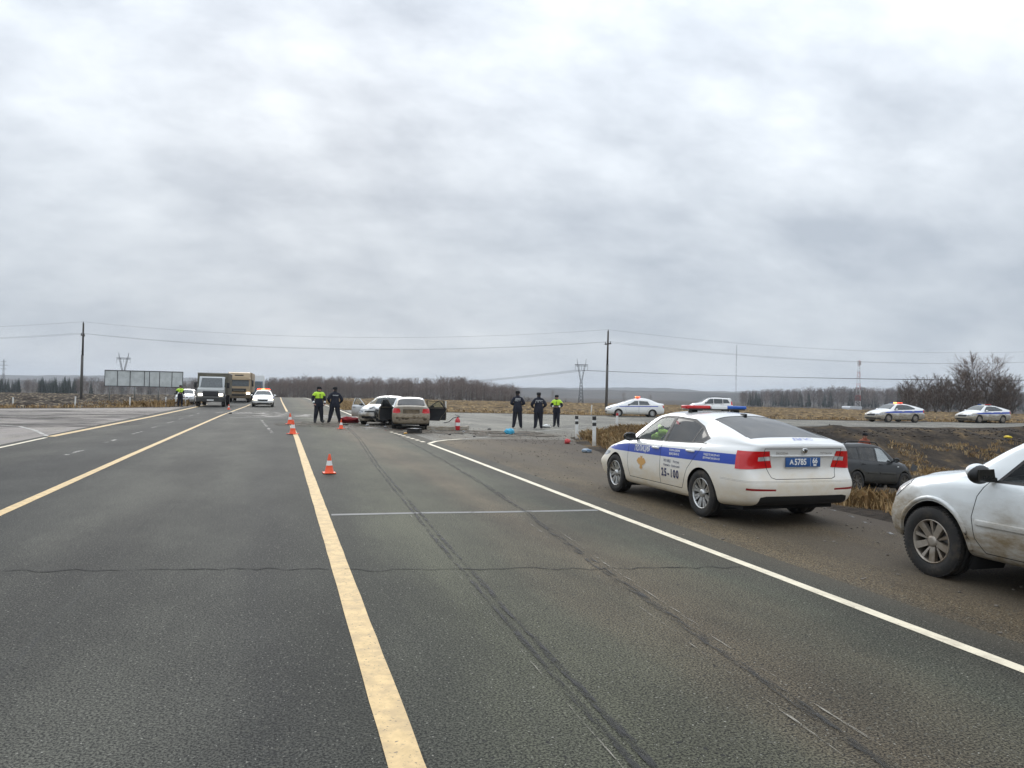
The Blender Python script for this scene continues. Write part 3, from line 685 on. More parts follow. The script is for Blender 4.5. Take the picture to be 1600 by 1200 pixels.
def subdiv_mesh(me, n=1):
    bm = bmesh.new(); bm.from_mesh(me); bmesh.ops.subdivide_edges(bm, edges=bm.edges[:], cuts=n); bm.to_mesh(me); bm.free()
def decal_side(car, me, name, x, z, side, root, slope=0., off=.004):
    """lay a flat text mesh on the car's flank. reading direction correct for that side"""
    sx = -1 if side > 0 else 1
    for v in me.vertices:
        px = x+v.co.x*sx; pz = z+v.co.y+slope*(v.co.x*sx)
        p = car.onto(px, pz, side, off); v.co = p if p else Vector((px, .9*side, pz))
    me.update(); return mkobj(name, me, root)
def mirror_part(root, x, y, z, side, paint_, sc=1.):
    o = MB().blob((x, (y+.115*sc)*side, z), (.055*sc, .115*sc, .075*sc), 2).build('side_mirror', paint_, root)
    MB().prism([((y+.02*sc)*side, z-.055*sc), ((y+.21*sc)*side, z-.05*sc), ((y+.215*sc)*side, z+.045*sc), ((y+.04*sc)*side, z+.058*sc)], x-.062*sc, x-.030*sc, 'x').build('mirror_glass', MAT_DGLASS, o)
    MB().box((x-.02, min((y-.06)*side, (y+.04)*side), z-.06*sc), (x+.02, max((y-.06)*side, (y+.04)*side), z-.02*sc)).build('mirror_arm', MAT_BLK, o); return o
def curve_keys(**k): return k
# ------------------------------------------------------------------ police saloon (liftback with high tail)
WHITE_DIRTY = paint('police_white_paint', (.78, .78, .76), (.20, 1.05, (.66, .545, .37), .95))
WHITE_MUDDY = paint('muddy_white_paint', (.78, .78, .76), (.58, .84, (.19, .14, .070), .95))
MAT_BLUE = M('police_blue_film', (.006, .055, .42), .35, coat=.15, dirt=(.2, 1.1, (.4, .35, .28), .10))
MAT_WTXT = M('white_lettering', (.80, .80, .78), .4)
MAT_NAVY = M('navy_lettering', (.015, .02, .09), .4)
MAT_GOLD = M('gold_emblem', (.62, .34, .10), .4)
OCT = dict(L=4.67, stations=[.46, .6, .85, 1.1, 1.35, 1.7, 2.1, 2.5, 2.8, 3.1, 3.4, 3.62, 3.85, 4.05],
    corner=(.26, .50), bulge=.02,
    xr=[(.2, .14), (.30, .05), (.42, .0), (.585, .0), (.62, .035), (.70, .085), (.80, .095), (.93, .075), (1.0, .045), (1.05, .02), (1.12, .05)],
    xf=[(.15, 4.50), (.28, 4.63), (.45, 4.67), (.62, 4.645), (.72, 4.57), (.85, 4.4)],
    zb=[(0, .30), (.5, .24), (1, .21), (3.7, .20), (4.67, .19)], wl=[(0, .80), (1, .845), (3.5, .845), (4.2, .80), (4.67, .74)],
    zm=[(0, .56), (2, .54), (4.67, .48)], wm=[(0, .865), (.6, .895), (1.1, .907), (3.6, .905), (4.1, .885), (4.67, .83)],
    zs=[(0, .98), (.5, .965), (1.2, .94), (2.5, .90), (3.5, .87), (4.0, .80), (4.4, .70), (4.67, .62)],
    ws=[(0, .80), (.6, .862), (1.2, .878), (3.3, .872), (3.9, .82), (4.67, .70)],
    zbelt=[(0, 1.05), (.5, 1.045), (1.2, 1.0), (2.5, .955), (3.4, .92), (3.9, .85), (4.35, .75), (4.67, .66)],
    wb=[(0, .735), (.6, .80), (1.3, .832), (3.2, .832), (3.8, .76), (4.67, .60)],
    zr=[(0, 1.082), (.18, 1.10), (.32, 1.125), (.95, 1.255), (1.35, 1.325), (1.8, 1.385), (2.3, 1.395), (2.75, 1.36), (3.1, 1.20), (3.45, .99), (3.65, .935), (4.0, .875), (4.35, .785), (4.67, .68)],
    wr=[(0, .66), (.2, .70), (.34, .70), (.95, .64), (1.35, .58), (2.0, .575), (2.7, .56), (3.1, .63), (3.45, .705), (3.65, .68), (4.2, .55), (4.67, .5)],
    zc=[(0, 1.095), (.18, 1.125), (.32, 1.16), (.95, 1.335), (1.35, 1.418), (1.8, 1.455), (2.25, 1.46), (2.7, 1.425), (3.1, 1.26), (3.5, 1.035), (3.65, .985), (4.0, .93), (4.3, .85), (4.67, .70)])
REAR = lambda c, n: c.x < .50 and c.z < 1.16
RF = lambda c, n: c.x < .36 and n.x < -.35
FRONT = lambda c, n: c.x > 3.9
TOPR = lambda c, n: n.z > .25 and c.z > 1.10 and c.x < 1.5 and abs(c.y) < .66
def TOPF(x0): return lambda c, n: n.z > .25 and c.x > x0 and c.z > .9
def build_octavia(name, hi, paint_, lamp_on=None, dark=True, driver=False):
    root = empty(name); c = Car(OCT, 150 if hi else 84, 56 if hi else 34)
    for x in (1.09, 3.77): c.arch(x, .325, .362, seg=34 if hi else 22)
    gl = MAT_GLASS if hi else MAT_GGLASS
    fd = [(3.26, .96), (3.285, .62), (3.22, .34), (2.215, .34), (2.215, .985)]; rd = [(2.205, .985), (2.205, .34), (1.60, .34), (1.53, .45), (1.44, .64), (1.30, .78), (1.17, .90), (1.08, 1.02)]
    if hi:
        c.seam(fd, 'y', SIDE); c.seam(rd, 'y', SIDE)
        c.seam([(.60, 1.02), (.60, .93), (.50, .655), (.44, .635), (-.44, .635), (-.50, .655), (-.60, .93), (-.60, 1.02)], 'x', RF, .008)
        c.seam([(1.2, .605), (1.2, .592), (-1.2, .592), (-1.2, .605)], 'x', lambda q, n: q.x < .62, .002, M('bumper_joint', (.10, .09, .08), .8))
    wf = [(3.13, .975), (2.275, .995), (2.25, 1.335), (2.50, 1.335), (2.66, 1.31), (2.90, 1.17)]
    wr_ = [(2.175, .998), (1.46, 1.025), (1.42, 1.24), (1.66, 1.315), (2.15, 1.34)]
    wq = [(1.425, 1.027), (1.19, 1.045), (1.09, 1.09), (1.385, 1.228)]
    c.region('side_window', wf, 'y', SIDE, gl, -.004, .022, MAT_BLK); c.region('side_window', wr_, 'y', SIDE, MAT_DGLASS if hi else gl, -.004, .022, MAT_BLK); c.region('quarter_window', wq, 'y', SIDE, MAT_DGLASS if hi else gl, -.004, .022, MAT_BLK)
    c.region('pillar_trim', [(3.20, .95), (1.16, 1.02), (1.03, 1.095), (1.38, 1.26), (1.66, 1.345), (2.20, 1.372), (2.52, 1.365), (2.70, 1.335)], 'y', SIDE, MAT_BLK)
    c.region('rear_window', [(.335, .635), (.335, -.635), (1.30, -.51), (1.30, .51)], 'z', TOPR, MAT_DGLASS if hi else gl, -.004, .018, MAT_BLK)
    c.region('windshield', [(3.44, .66), (3.44, -.66), (2.77, -.50), (2.77, .50)], 'z', TOPF(2.6), gl, -.003, .02, MAT_BLK)
    lampL = [(.95, .985), (.53, .992), (.47, .775), (.95, .745)]; whL = [(.60, .915), (.495, .905), (.485, .865), (.60, .86)]
    for sg in (1, -1):
        m = (lambda P: [(y*sg, z) for y, z in P])
        LT = lambda q, n, sg=sg: q.x < .33 and q.y*sg > .3
        c.region('reversing_lamp', m([(.68, .915), (.515, .925), (.50, .868), (.68, .86)]), 'x', LT, MAT_CLEAR)
        c.region('tail_lamp', m(lampL), 'x', LT, MAT_RED, .004)
        c.region('reflector', m([(.84, .515), (.46, .505), (.46, .482), (.84, .486)]), 'x', LT, MAT_REDD)
        c.region('headlamp', m([(.86, .69), (.50, .665), (.46, .575), (.84, .60)]), 'x', lambda q, n, sg=sg: q.x > 4.05 and q.y*sg > .2, MAT_LAMP if lamp_on is None else lamp_on, .003)
        c.region('fog_lamp', m([(.78, .36), (.55, .35), (.55, .27), (.78, .28)]), 'x', lambda q, n, sg=sg: q.x > 4.1 and q.y*sg > .2, MAT_BLK)
    c.region('grille', [(.44, .66), (-.44, .66), (-.36, .50), (.36, .50)], 'x', FRONT, MAT_BLK, .002, .015, MAT_CHROME)
    c.region('lower_grille', [(.50, .36), (-.50, .36), (-.54, .25), (.54, .25)], 'x', FRONT, MAT_BLK)
    c.region('rear_diffuser', [(.72, .20), (.68, .40), (.60, .415), (-.60, .415), (-.68, .40), (-.72, .20)], 'x', lambda q, n: q.x < .40, MAT_BLK)
    st = [(.26, .80), (.26, .935), (1.2, .915), (2.2, .893), (3.3, .868), (3.85, .815), (4.15, .745), (3.85, .730), (3.3, .738), (2.2, .755), (1.2, .775)]
    c.region('blue_stripe', st, 'y', SIDE, MAT_BLUE)
    if hi: c.region('door', fd, 'y', SIDE, paint_); c.region('door', rd, 'y', SIDE, paint_)
    cc = c; parts = c.finish(root, paint_)
    for x in (1.09, 3.77):
        for s in (1, -1): wheel(root, x, .79*s, .325, .325, .21, s, 'turbine', 8, rim_mat=MAT_ALLOY if hi else MAT_ALLOYD)
    MB().box((.35, -.72, .20), (4.3, .72, .34)).build('underbody', MAT_LINER, root)
    for s in (1, -1):
        mirror_part(root, 3.08, .86, 1.0, s, WHITE_DIRTY if not hi else MAT_BLK)
        for dx, dz in ((2.36, .872), (1.36, .90)):
            p = c.onto(dx, dz, s, .0)
            h = MB().box((dx-.10, min(p.y-.01*s, p.y+.032*s), dz-.016), (dx+.10, max(p.y-.01*s, p.y+.032*s), dz+.016), 0, .010).build('door_handle', paint_, root)
    # light bar on the roof
    lb = MB().box((2.02, -.50, 1.475), (2.24, .50, 1.495), 0, .006).build('light_bar', MAT_BLK, root)
    RL = M('red_beacon_lens', (.55, .012, .012), .25, coat=.5); BL = M('blue_beacon_lens', (.02, .10, .42), .25, coat=.5)
    ON = M('beacon_lit', (.9, .15, .05), .4, emit=(1.0, .13, .03, 9.)); 
    on = lamp_on is None and not hi
    MB().box((2.04, .12, 1.492), (2.22, .54, 1.544), 0, .014).build('red_beacon', RL, lb)
    MB().box((2.04, -.54, 1.492), (2.22, -.17, 1.544), 0, .014).build('blue_beacon', BL, lb)
    MB().box((2.01, -.168, 1.492), (2.25, .118, 1.545), 0, .012).build('speaker_cover', M('beacon_white', (.7, .7, .68), .4), lb)
    for s in (.38, -.38): MB().prism([(2.05, 1.41), (2.20, 1.41), (2.17, 1.476), (2.09, 1.476)], s-.05, s+.05, 'y').build('mount_foot', MAT_BLK, lb)
    MB().box((1.30, -.02, 1.40), (1.42, .02, 1.44), 0, .01).build('antenna', MAT_BLK, root)
    return root, c
pc, pcar = build_octavia('police_car', True, WHITE_DIRTY)
pc.location = (6.60, 8.30, 0); pc.rotation_euler = (0, 0, R(91.5))
tag(pc, 'white police saloon with blue stripe and rooftop light bar parked on the dusty shoulder', 'police car')
def flat_rear(root, name, me, x, y, z, tilt=0.):
    """flat mesh drawn in local xy placed on the car's tail, facing backwards"""
    o = mkobj(name, me, root); o.matrix_local = Matrix.Translation((x, y, z)) @ Matrix.Rotation(tilt, 4, 'Y') @ Matrix(((0, 0, -1, 0), (-1, 0, 0, 0), (0, 1, 0, 0), (0, 0, 0, 1))); return o
def tail_x(car, y, z): 
    h = car.bvh0.ray_cast(Vector((-1, y, z)), Vector((1, 0, 0))); return h[0].x if h[0] else 0.
# number plate and tail lettering
px = tail_x(pcar, 0, .845); pl = MB().box((px-.025, -.275, .785), (px-.012, .275, .91), 0, .004).build('number_plate', M('plate_blue', (.018, .085, .26), .45, var=.1), pc)
MB().box((px-.020, -.268, .778), (px-.006, .268, .792), 0, .003).build('plate_frame', M('plate_frame_white', (.6, .62, .64), .4), pl)
for t, sz, y, z in (('A', .085, .185, .847), ('5785', .112, .045, .848), ('66', .095, -.185, .862), ('RUS', .030, -.185, .808)):
    flat_rear(pl, 'lettering', text_mesh(t, sz, MAT_WTXT, sx=.86 if len(t) > 1 else 1, bold=.0035), px-.0275, y, z)
MB().box((px-.0265, -.117, .795), (px-.0255, -.114, .90)).build('plate_divider', MAT_WTXT, pl)
px = tail_x(pcar, 0, 1.005); bd = MB().lathe([(.0001, -.014), (.035, -.014), (.042, -.010), (.044, 0)], 24, 'x', (px-.004, 0, 1.005)).build('badge', MAT_CHROME, pc)
MB().prism([(-.022, 1.0), (-.004, .982), (.022, 1.008), (.012, 1.026), (-.002, 1.014), (-.012, 1.028)], px-.021, px-.018, 'x').build('badge_arrow', MAT_BLK, bd)
flat_rear(pc, 'lettering', text_mesh('ŠKODA', .042, MAT_CHROME, sx=1.35), tail_x(pcar, .34, .965)-.006, .34, .962); flat_rear(pc, 'lettering', text_mesh('OCTAVIA', .038, MAT_CHROME, sx=1.2), tail_x(pcar, -.36, .965)-.006, -.36, .962)
px = tail_x(pcar, 0, .94); MB().box((px-.012, -.50, .922), (px+.01, .50, .934), 0, .004).build('tail_crease', WHITE_DIRTY, pc)
def deck_text(car, root, body, size, x, y, mat, sx):
    me = text_mesh(body, size, mat, sx=sx); subdiv_mesh(me)
    for v in me.vertices:
        X = x+v.co.y; Y = y-v.co.x; h = car.bvh0.ray_cast(Vector((X, Y, 3)), Vector((0, 0, -1))); v.co = Vector((X, Y, h[0].z+.004))
    me.update(); return mkobj('lettering', me, root)
deck_text(pcar, pc, 'ДПС', .10, .23, -.12, MAT_BLUE, 1.5)
# flank lettering and emblem
for sd in (1, -1):
    decal_side(pcar, text_mesh('ПОЛИЦИЯ', .125, MAT_WTXT, sx=.80, bold=.003), 'lettering', 2.80, .818, sd, pc, -.03)
    decal_side(pcar, text_mesh('ТЕЛЕФОН ДОВЕРИЯ', .038, MAT_WTXT, sx=.8, bold=.001), 'lettering', 1.80, .868, sd, pc, -.025)
    decal_side(pcar, text_mesh('8(343) 358-29-15', .050, MAT_WTXT, sx=.8, bold=.0012), 'lettering', 1.80, .815, sd, pc, -.025)
    decal_side(pcar, text_mesh('ГИБДД ПО (343) 259-14-71', .036, MAT_WTXT, sx=.85, bold=.001), 'lettering', .84, .882, sd, pc, -.02)
    decal_side(pcar, text_mesh('ДЕЖУРНЫЙ (343) 259-41-03', .036, MAT_WTXT, sx=.85, bold=.001), 'lettering', .84, .835, sd, pc, -.02)
    decal_side(pcar, text_mesh('МО МВД', .054, MAT_NAVY, sx=.9), 'lettering', 1.86+sd*.13, .70, sd, pc); decal_side(pcar, text_mesh('России', .054, MAT_NAVY, sx=.9), 'lettering', 1.86-sd*.13, .70, sd, pc)
    decal_side(pcar, text_mesh('Каменск - Уральский', .050, MAT_NAVY, sx=.9), 'lettering', 1.86, .635, sd, pc)
    for q, ch in enumerate('25-100'): decal_side(pcar, text_mesh(ch, .165, MAT_NAVY, sx=.86, bold=.006), 'lettering', 1.90+sd*(.215-.086*q), .515, sd, pc)
    # double-headed eagle outline: wings, heads, tail
    half = [(0, .085), (.012, .105), (.03, .10), (.022, .075), (.03, .06), (.06, .078), (.10, .045), (.125, .005), (.095, .0), (.10, -.02), (.07, -.02), (.065, -.045), (.035, -.035), (.03, -.06), (.04, -.10), (.018, -.095), (0, -.125)]
    bm = bmesh.new(); f = bm.faces.new([bm.verts.new((x*1.25, z*1.0, 0)) for x, z in half+[(-x, z) for x, z in half[-2:0:-1]]]); bmesh.ops.triangulate(bm, faces=[f]); me = bpy.data.meshes.new('emblem'); bm.to_mesh(me); bm.free(); me.materials.append(MAT_GOLD)
    decal_side(pcar, me, 'emblem', 2.80, .60, sd, pc)
# small sticker in the rear door window
p = pcar.onto(2.07, 1.27, 1, .004); MB().prism([(2.03, 1.245), (2.10, 1.255), (2.115, 1.305), (2.045, 1.295)], p.y+.006, p.y+.008, 'y').build('window_sticker', M('pink_sticker', (.75, .35, .35), .6), pc)
# cabin: dark lining, seats, dashboard, wheel
def cabin(root, car, x0, x1, zfl, seats, dash_x, zdash, w=.70, wheel_y=.36):
    MB().box((x0, -w, zfl), (x1, w, zfl+.04)).build('cabin_floor', MAT_SEAT, root)
    for s in (1, -1): MB().box((x0, s*w-.015, zfl), (x1, s*w+.015, zdash-.04)).build('door_card', MAT_SEAT, root)
    for (sx_, sy, sw) in seats:
        st_ = MB().box((sx_-.26, sy-sw, zfl+.04), (sx_+.28, sy+sw, zfl+.24), 0, .05).build('seat', MAT_SEAT, root)
        xf = Matrix.Translation((sx_-.27, sy, zfl+.2)) @ Matrix.Rotation(R(-16), 4, 'Y'); MB().box((-.07, -sw, 0), (.07, sw, .58), 0, .05, xf).build('backrest', MAT_SEAT, st_)
        if sw < .4: MB().box((-.05, -.12, .60), (.05, .12, .78), 0, .04, xf).build('headrest', MAT_SEAT, st_)
    MB().prism([(dash_x, zfl+.1), (dash_x+.55, zfl+.1), (dash_x+.55, zdash-.03), (dash_x+.1, zdash), (dash_x-.02, zdash-.06)], -w, w, 'y').build('dashboard', MAT_SEAT, root)
    ring = [(dash_x-.14+.07*math.sin(a), wheel_y+.18*math.cos(a), zdash-.06+.17*math.sin(a)) for a in np.linspace(0, 2*math.pi, 25)]
    MB().tube(ring, .014, 6).tube([(dash_x-.14, wheel_y, zdash-.06), (dash_x+.05, wheel_y, zdash-.12)], .03, 6).build('steering_wheel', MAT_BLK, root)
cabin(pc, pcar, 1.05, 3.5, .32, [(2.35, .36, .25), (2.35, -.36, .25), (1.40, 0, .62)], 2.95, .93)
def lining(root, mat=None, d=.022):
    """dark inner skin behind the painted shell"""
    for o in list(root.children):
        if o.name.split('.')[0] == 'body':
            bm = bmesh.new(); bm.from_mesh(o.data); bm.normal_update(); ns = {v.index: v.normal.copy() for v in bm.verts}
            for v in bm.verts: v.co -= ns[v.index]*d
            bmesh.ops.reverse_faces(bm, faces=bm.faces[:]); me = bpy.data.meshes.new('inner_lining'); bm.to_mesh(me); bm.free(); me.materials.append(mat or MAT_LINING); mkobj('inner_lining', me, root)
MAT_LINING = M('grey_cabin_lining', (.05, .05, .05), .95)
lining(pc)
# ------------------------------------------------------------------ other vehicles
def mkspec(L, W, H, deck, roof_r, roof_f, cowl, hood, nose, belt, zb=.22, tum=.30, corner=(.26, .45), suv=False, xr=None, xf=None, crown=.062):
    w = W/2; bx, bz = deck; rx, rz = roof_r; fx, fz = roof_f; cx, cz = cowl; hx, hz = hood; b0, b1 = belt; mx = (rx+fx)/2
    zc = ([(0, bz-.03), (bx, bz)] if not suv else [(0, rz-.03), (.2, rz)])+[(rx, rz), (mx, H), (fx, fz), ((fx+cx)/2, (fz+cz)/2+.012), (cx, cz), (hx, hz), (L, nose)]
    if suv: zc = [k for i, k in enumerate(zc) if i == 0 or k[0] > zc[i-1][0]+1e-6]
    zrr = [(x, z-(crown if rx-.05 <= x <= fx+.05 or suv and x <= fx else (.03 if x < rx else .045))) for x, z in zc]; zrr[-1] = (L, nose-.03)
    wrr = ([(0, w-.20), (bx, w-.22)] if not suv else [(0, w-tum*.86), (.3, w-tum*.9)])+[(max(rx, .35), w-tum), (fx, w-tum-.01), (cx, w-.19), (hx, w-.30), (L, w-.40)]
    xs0 = .40 if not suv else .40
    st = sorted(set([round(v, 3) for v in [xs0, bx+.04, (bx+rx)/2, rx, mx, fx, (fx+cx)/2, cx, (cx+hx)/2, L-corner[1]-.06] if v >= xs0 and v <= L-corner[1]-.05]))
    st2 = [st[0]]
    for v in st[1:]:
        if v-st2[-1] > .08: st2.append(v)
    for a, b in list(zip(st2[:-1], st2[1:])):
        if b-a > .5: st2.append((a+b)/2)
    st2.sort()
    return dict(L=L, stations=st2, corner=corner, bulge=.018,
        xr=xr or [(.2, .12), (.34, .02), (.55, 0), (.68, .05), (.95, .05), (1.1, .06)], xf=xf or [(.15, L-.15), (.3, L-.03), (.5, L), (.65, L-.03), (.78, L-.12), (.9, L-.25)],
        zb=[(0, zb+.06), (.6, zb), (L-.6, zb-.01), (L, zb)], wl=[(0, w-.10), (1, w-.06), (L-1, w-.06), (L, w-.15)], zm=[(0, .57), (L, .50)],
        wm=[(0, w-.04), (.7, w-.005), (L*.5, w), (L-.9, w-.01), (L, w-.09)],
        zs=[(0, b0-.07), (cx, b1-.05), (hx, hz-.15), (L, nose-.10)], ws=[(0, w-.085), (.7, w-.035), (cx, w-.04), (hx, w-.10), (L, w-.20)],
        zbelt=[(0, b0), (cx-.1, b1), (hx, hz-.075), (L, nose-.06)], wb=[(0, w-.13), (.8, w-.075), (cx-.2, w-.08), (hx, w-.17), (L, w-.29)], zr=zrr, wr=wrr, zc=zc)
def hinge(o, px, py, ang):
    o.matrix_local = Matrix.Translation((px, py, 0)) @ Matrix.Rotation(ang, 4, 'Z') @ Matrix.Translation((-px, -py, 0))
# --- white crossover with muddy flanks, nose towards the junction
SUVP = paint('crossover_white_paint', (.76, .79, .79), (.50, .88, (.20, .145, .075), 1.0))
S1 = mkspec(4.15, 1.79, 1.62, (.1, 1.2), (.9, 1.57), (2.30, 1.56), (3.20, 1.075), (3.74, .98), .87, (1.03, .965), zb=.27, tum=.27, suv=True, corner=(.3, .40),
            xr=[(.25, .1), (.45, 0), (.7, .02), (1.0, .08), (1.3, .2), (1.6, .42)], xf=[(.2, 4.02), (.33, 4.13), (.5, 4.15), (.70, 4.14), (.82, 4.09), (.92, 4.01), (1.0, 3.94)])
sv = empty('crossover_car', (6.92, 2.36, 0), R(90)); c = Car(S1, 150, 56)
for x in (.85, 3.43): c.arch(x, .325, .395, seg=36)
fd = [(2.84, .97), (2.93, .83), (2.975, .64), (2.94, .45), (2.85, .335), (2.02, .335), (2.02, .99)]; rd = [(2.01, .99), (2.01, .335), (1.38, .335), (1.25, .6), (1.1, .8), (1.0, 1.02)]
c.seam(fd, 'y', SIDE, .008); c.seam(rd, 'y', SIDE, .008)
c.seam([(3.22, .70), (3.95, .57), (4.0, 0), (3.95, -.57), (3.34, -.70)], 'z', lambda q, n: n.z > .2 and q.x > 3.2 and q.z > .75, .007)
c.region('side_window', [(2.74, .995), (2.06, 1.01), (2.05, 1.46), (2.22, 1.455), (2.38, 1.37)], 'y', SIDE, MAT_GLASS, -.004, .03, MAT_BLK)
c.region('side_window', [(1.98, 1.012), (1.15, 1.03), (1.15, 1.43), (1.97, 1.46)], 'y', SIDE, MAT_DGLASS, -.004, .03, MAT_BLK)
c.region('quarter_window', [(1.05, 1.04), (.55, 1.10), (.7, 1.40), (1.05, 1.43)], 'y', SIDE, MAT_DGLASS, -.004, .02, MAT_BLK)
c.region('windshield', [(3.12, .66), (3.12, -.66), (2.36, -.55), (2.36, .55)], 'z', TOPF(2.3), MAT_GLASS, -.003, .03, MAT_BLK)
c.region('rear_window', [(.52, 1.12), (-.52, 1.12), (-.46, 1.48), (.46, 1.48)], 'x', lambda q, n: q.x < .5 and n.x < -.3, MAT_DGLASS, -.003, .02, MAT_BLK)
for sg in (1, -1):
    c.region('headlamp', [(4.13, .68), (4.05, .80), (3.83, .90), (3.79, .855), (3.98, .70)], 'y', lambda q, n, sg=sg: q.y*sg > .42, M('smoky_headlamp', (.50, .44, .38), .12, .2, coat=.7, col2=(.66, .68, .68), nscale=6), .004, .006, MAT_BLK)
    c.region('tail_lamp', [(.85*sg, 1.05), (.62*sg, 1.05), (.62*sg, .80), (.85*sg, .80)], 'x', lambda q, n, sg=sg: q.x < .3 and q.y*sg > 0, MAT_RED)
c.region('grille', [(.50, .72), (-.50, .72), (-.42, .58), (.42, .58)], 'x', FRONT, MAT_BLK, .002, .02, MAT_CHROME); c.region('lower_grille', [(.55, .45), (-.55, .45), (-.6, .30), (.6, .30)], 'x', FRONT, MAT_BLK)
c.region('door', fd, 'y', SIDE, SUVP); c.region('door', rd, 'y', SIDE, SUVP)
sc_ = c; c.finish(sv, SUVP); lining(sv)
for x in (.85, 3.43):
    for s in (1, -1): wheel(sv, x, .775*s, .33, .335, .225, s, 'five', 5, rim_mat=MAT_ALLOYD, rr=.63)
for s in (1, -1):
    for x in (.85, 3.43):                                       # raised lips of the wheel arches
        pts = []
        for k in range(20):
            a = R(-12)+R(200)*k/19; p = c.onto(x+.425*math.cos(a), max(.33, .325+.425*math.sin(a)), s, .0)
            if p: pts.append(p)
        MB().tube(pts, .022, 6).build('arch_lip', SUVP, sv)
    for x0, x1 in ((2.12, 2.93), (1.35, 1.95)):
        y = c.onto((x0+x1)/2, .60, s, 0).y; MB().box((x0, min(y-.02*s, y+.016*s), .575), (x1, max(y-.02*s, y+.016*s), .625), 0, .007).build('door_moulding', SUVP, sv)
    y = c.onto(2.18, .90, s, 0).y; MB().box((2.10, min(y-.01*s, y+.035*s), .885), (2.30, max(y-.01*s, y+.035*s), .918), 0, .01).build('door_handle', SUVP, sv)
    m = MB().blob((2.80, 1.0*s, 1.045), (.075, .115, .085), 3).build('side_mirror', MAT_BLK, sv)
    MB().blob((2.825, 1.0*s, 1.07), (.07, .11, .07), 3).build('mirror_cap', SUVP, m); MB().prism([(.91*s, .99), (1.09*s, .99), (1.10*s, 1.095), (.93*s, 1.10)], 2.715, 2.732, 'x').build('mirror_glass', MAT_DGLASS, m)
    MB().box((2.77, min(.82*s, .95*s), .975), (2.85, max(.82*s, .95*s), 1.02), 0, .015).build('mirror_arm', MAT_BLK, m)
MB().box((.35, -.70, .25), (3.9, .70, .40)).build('underbody', MAT_LINER, sv)
for s in (1, -1): MB().tube([(3.14, .1*s, 1.12), (3.1, .6*s, 1.11)], .012, 5).build('wiper', MAT_BLK, sv)
cabin(sv, c, .8, 3.3, .36, [(2.0, .36, .25), (2.0, -.36, .25), (1.1, 0, .6)], 2.52, .98)
tag(sv, 'white crossover with mud sprayed flank and muddy silver wheel on the shoulder', 'car')
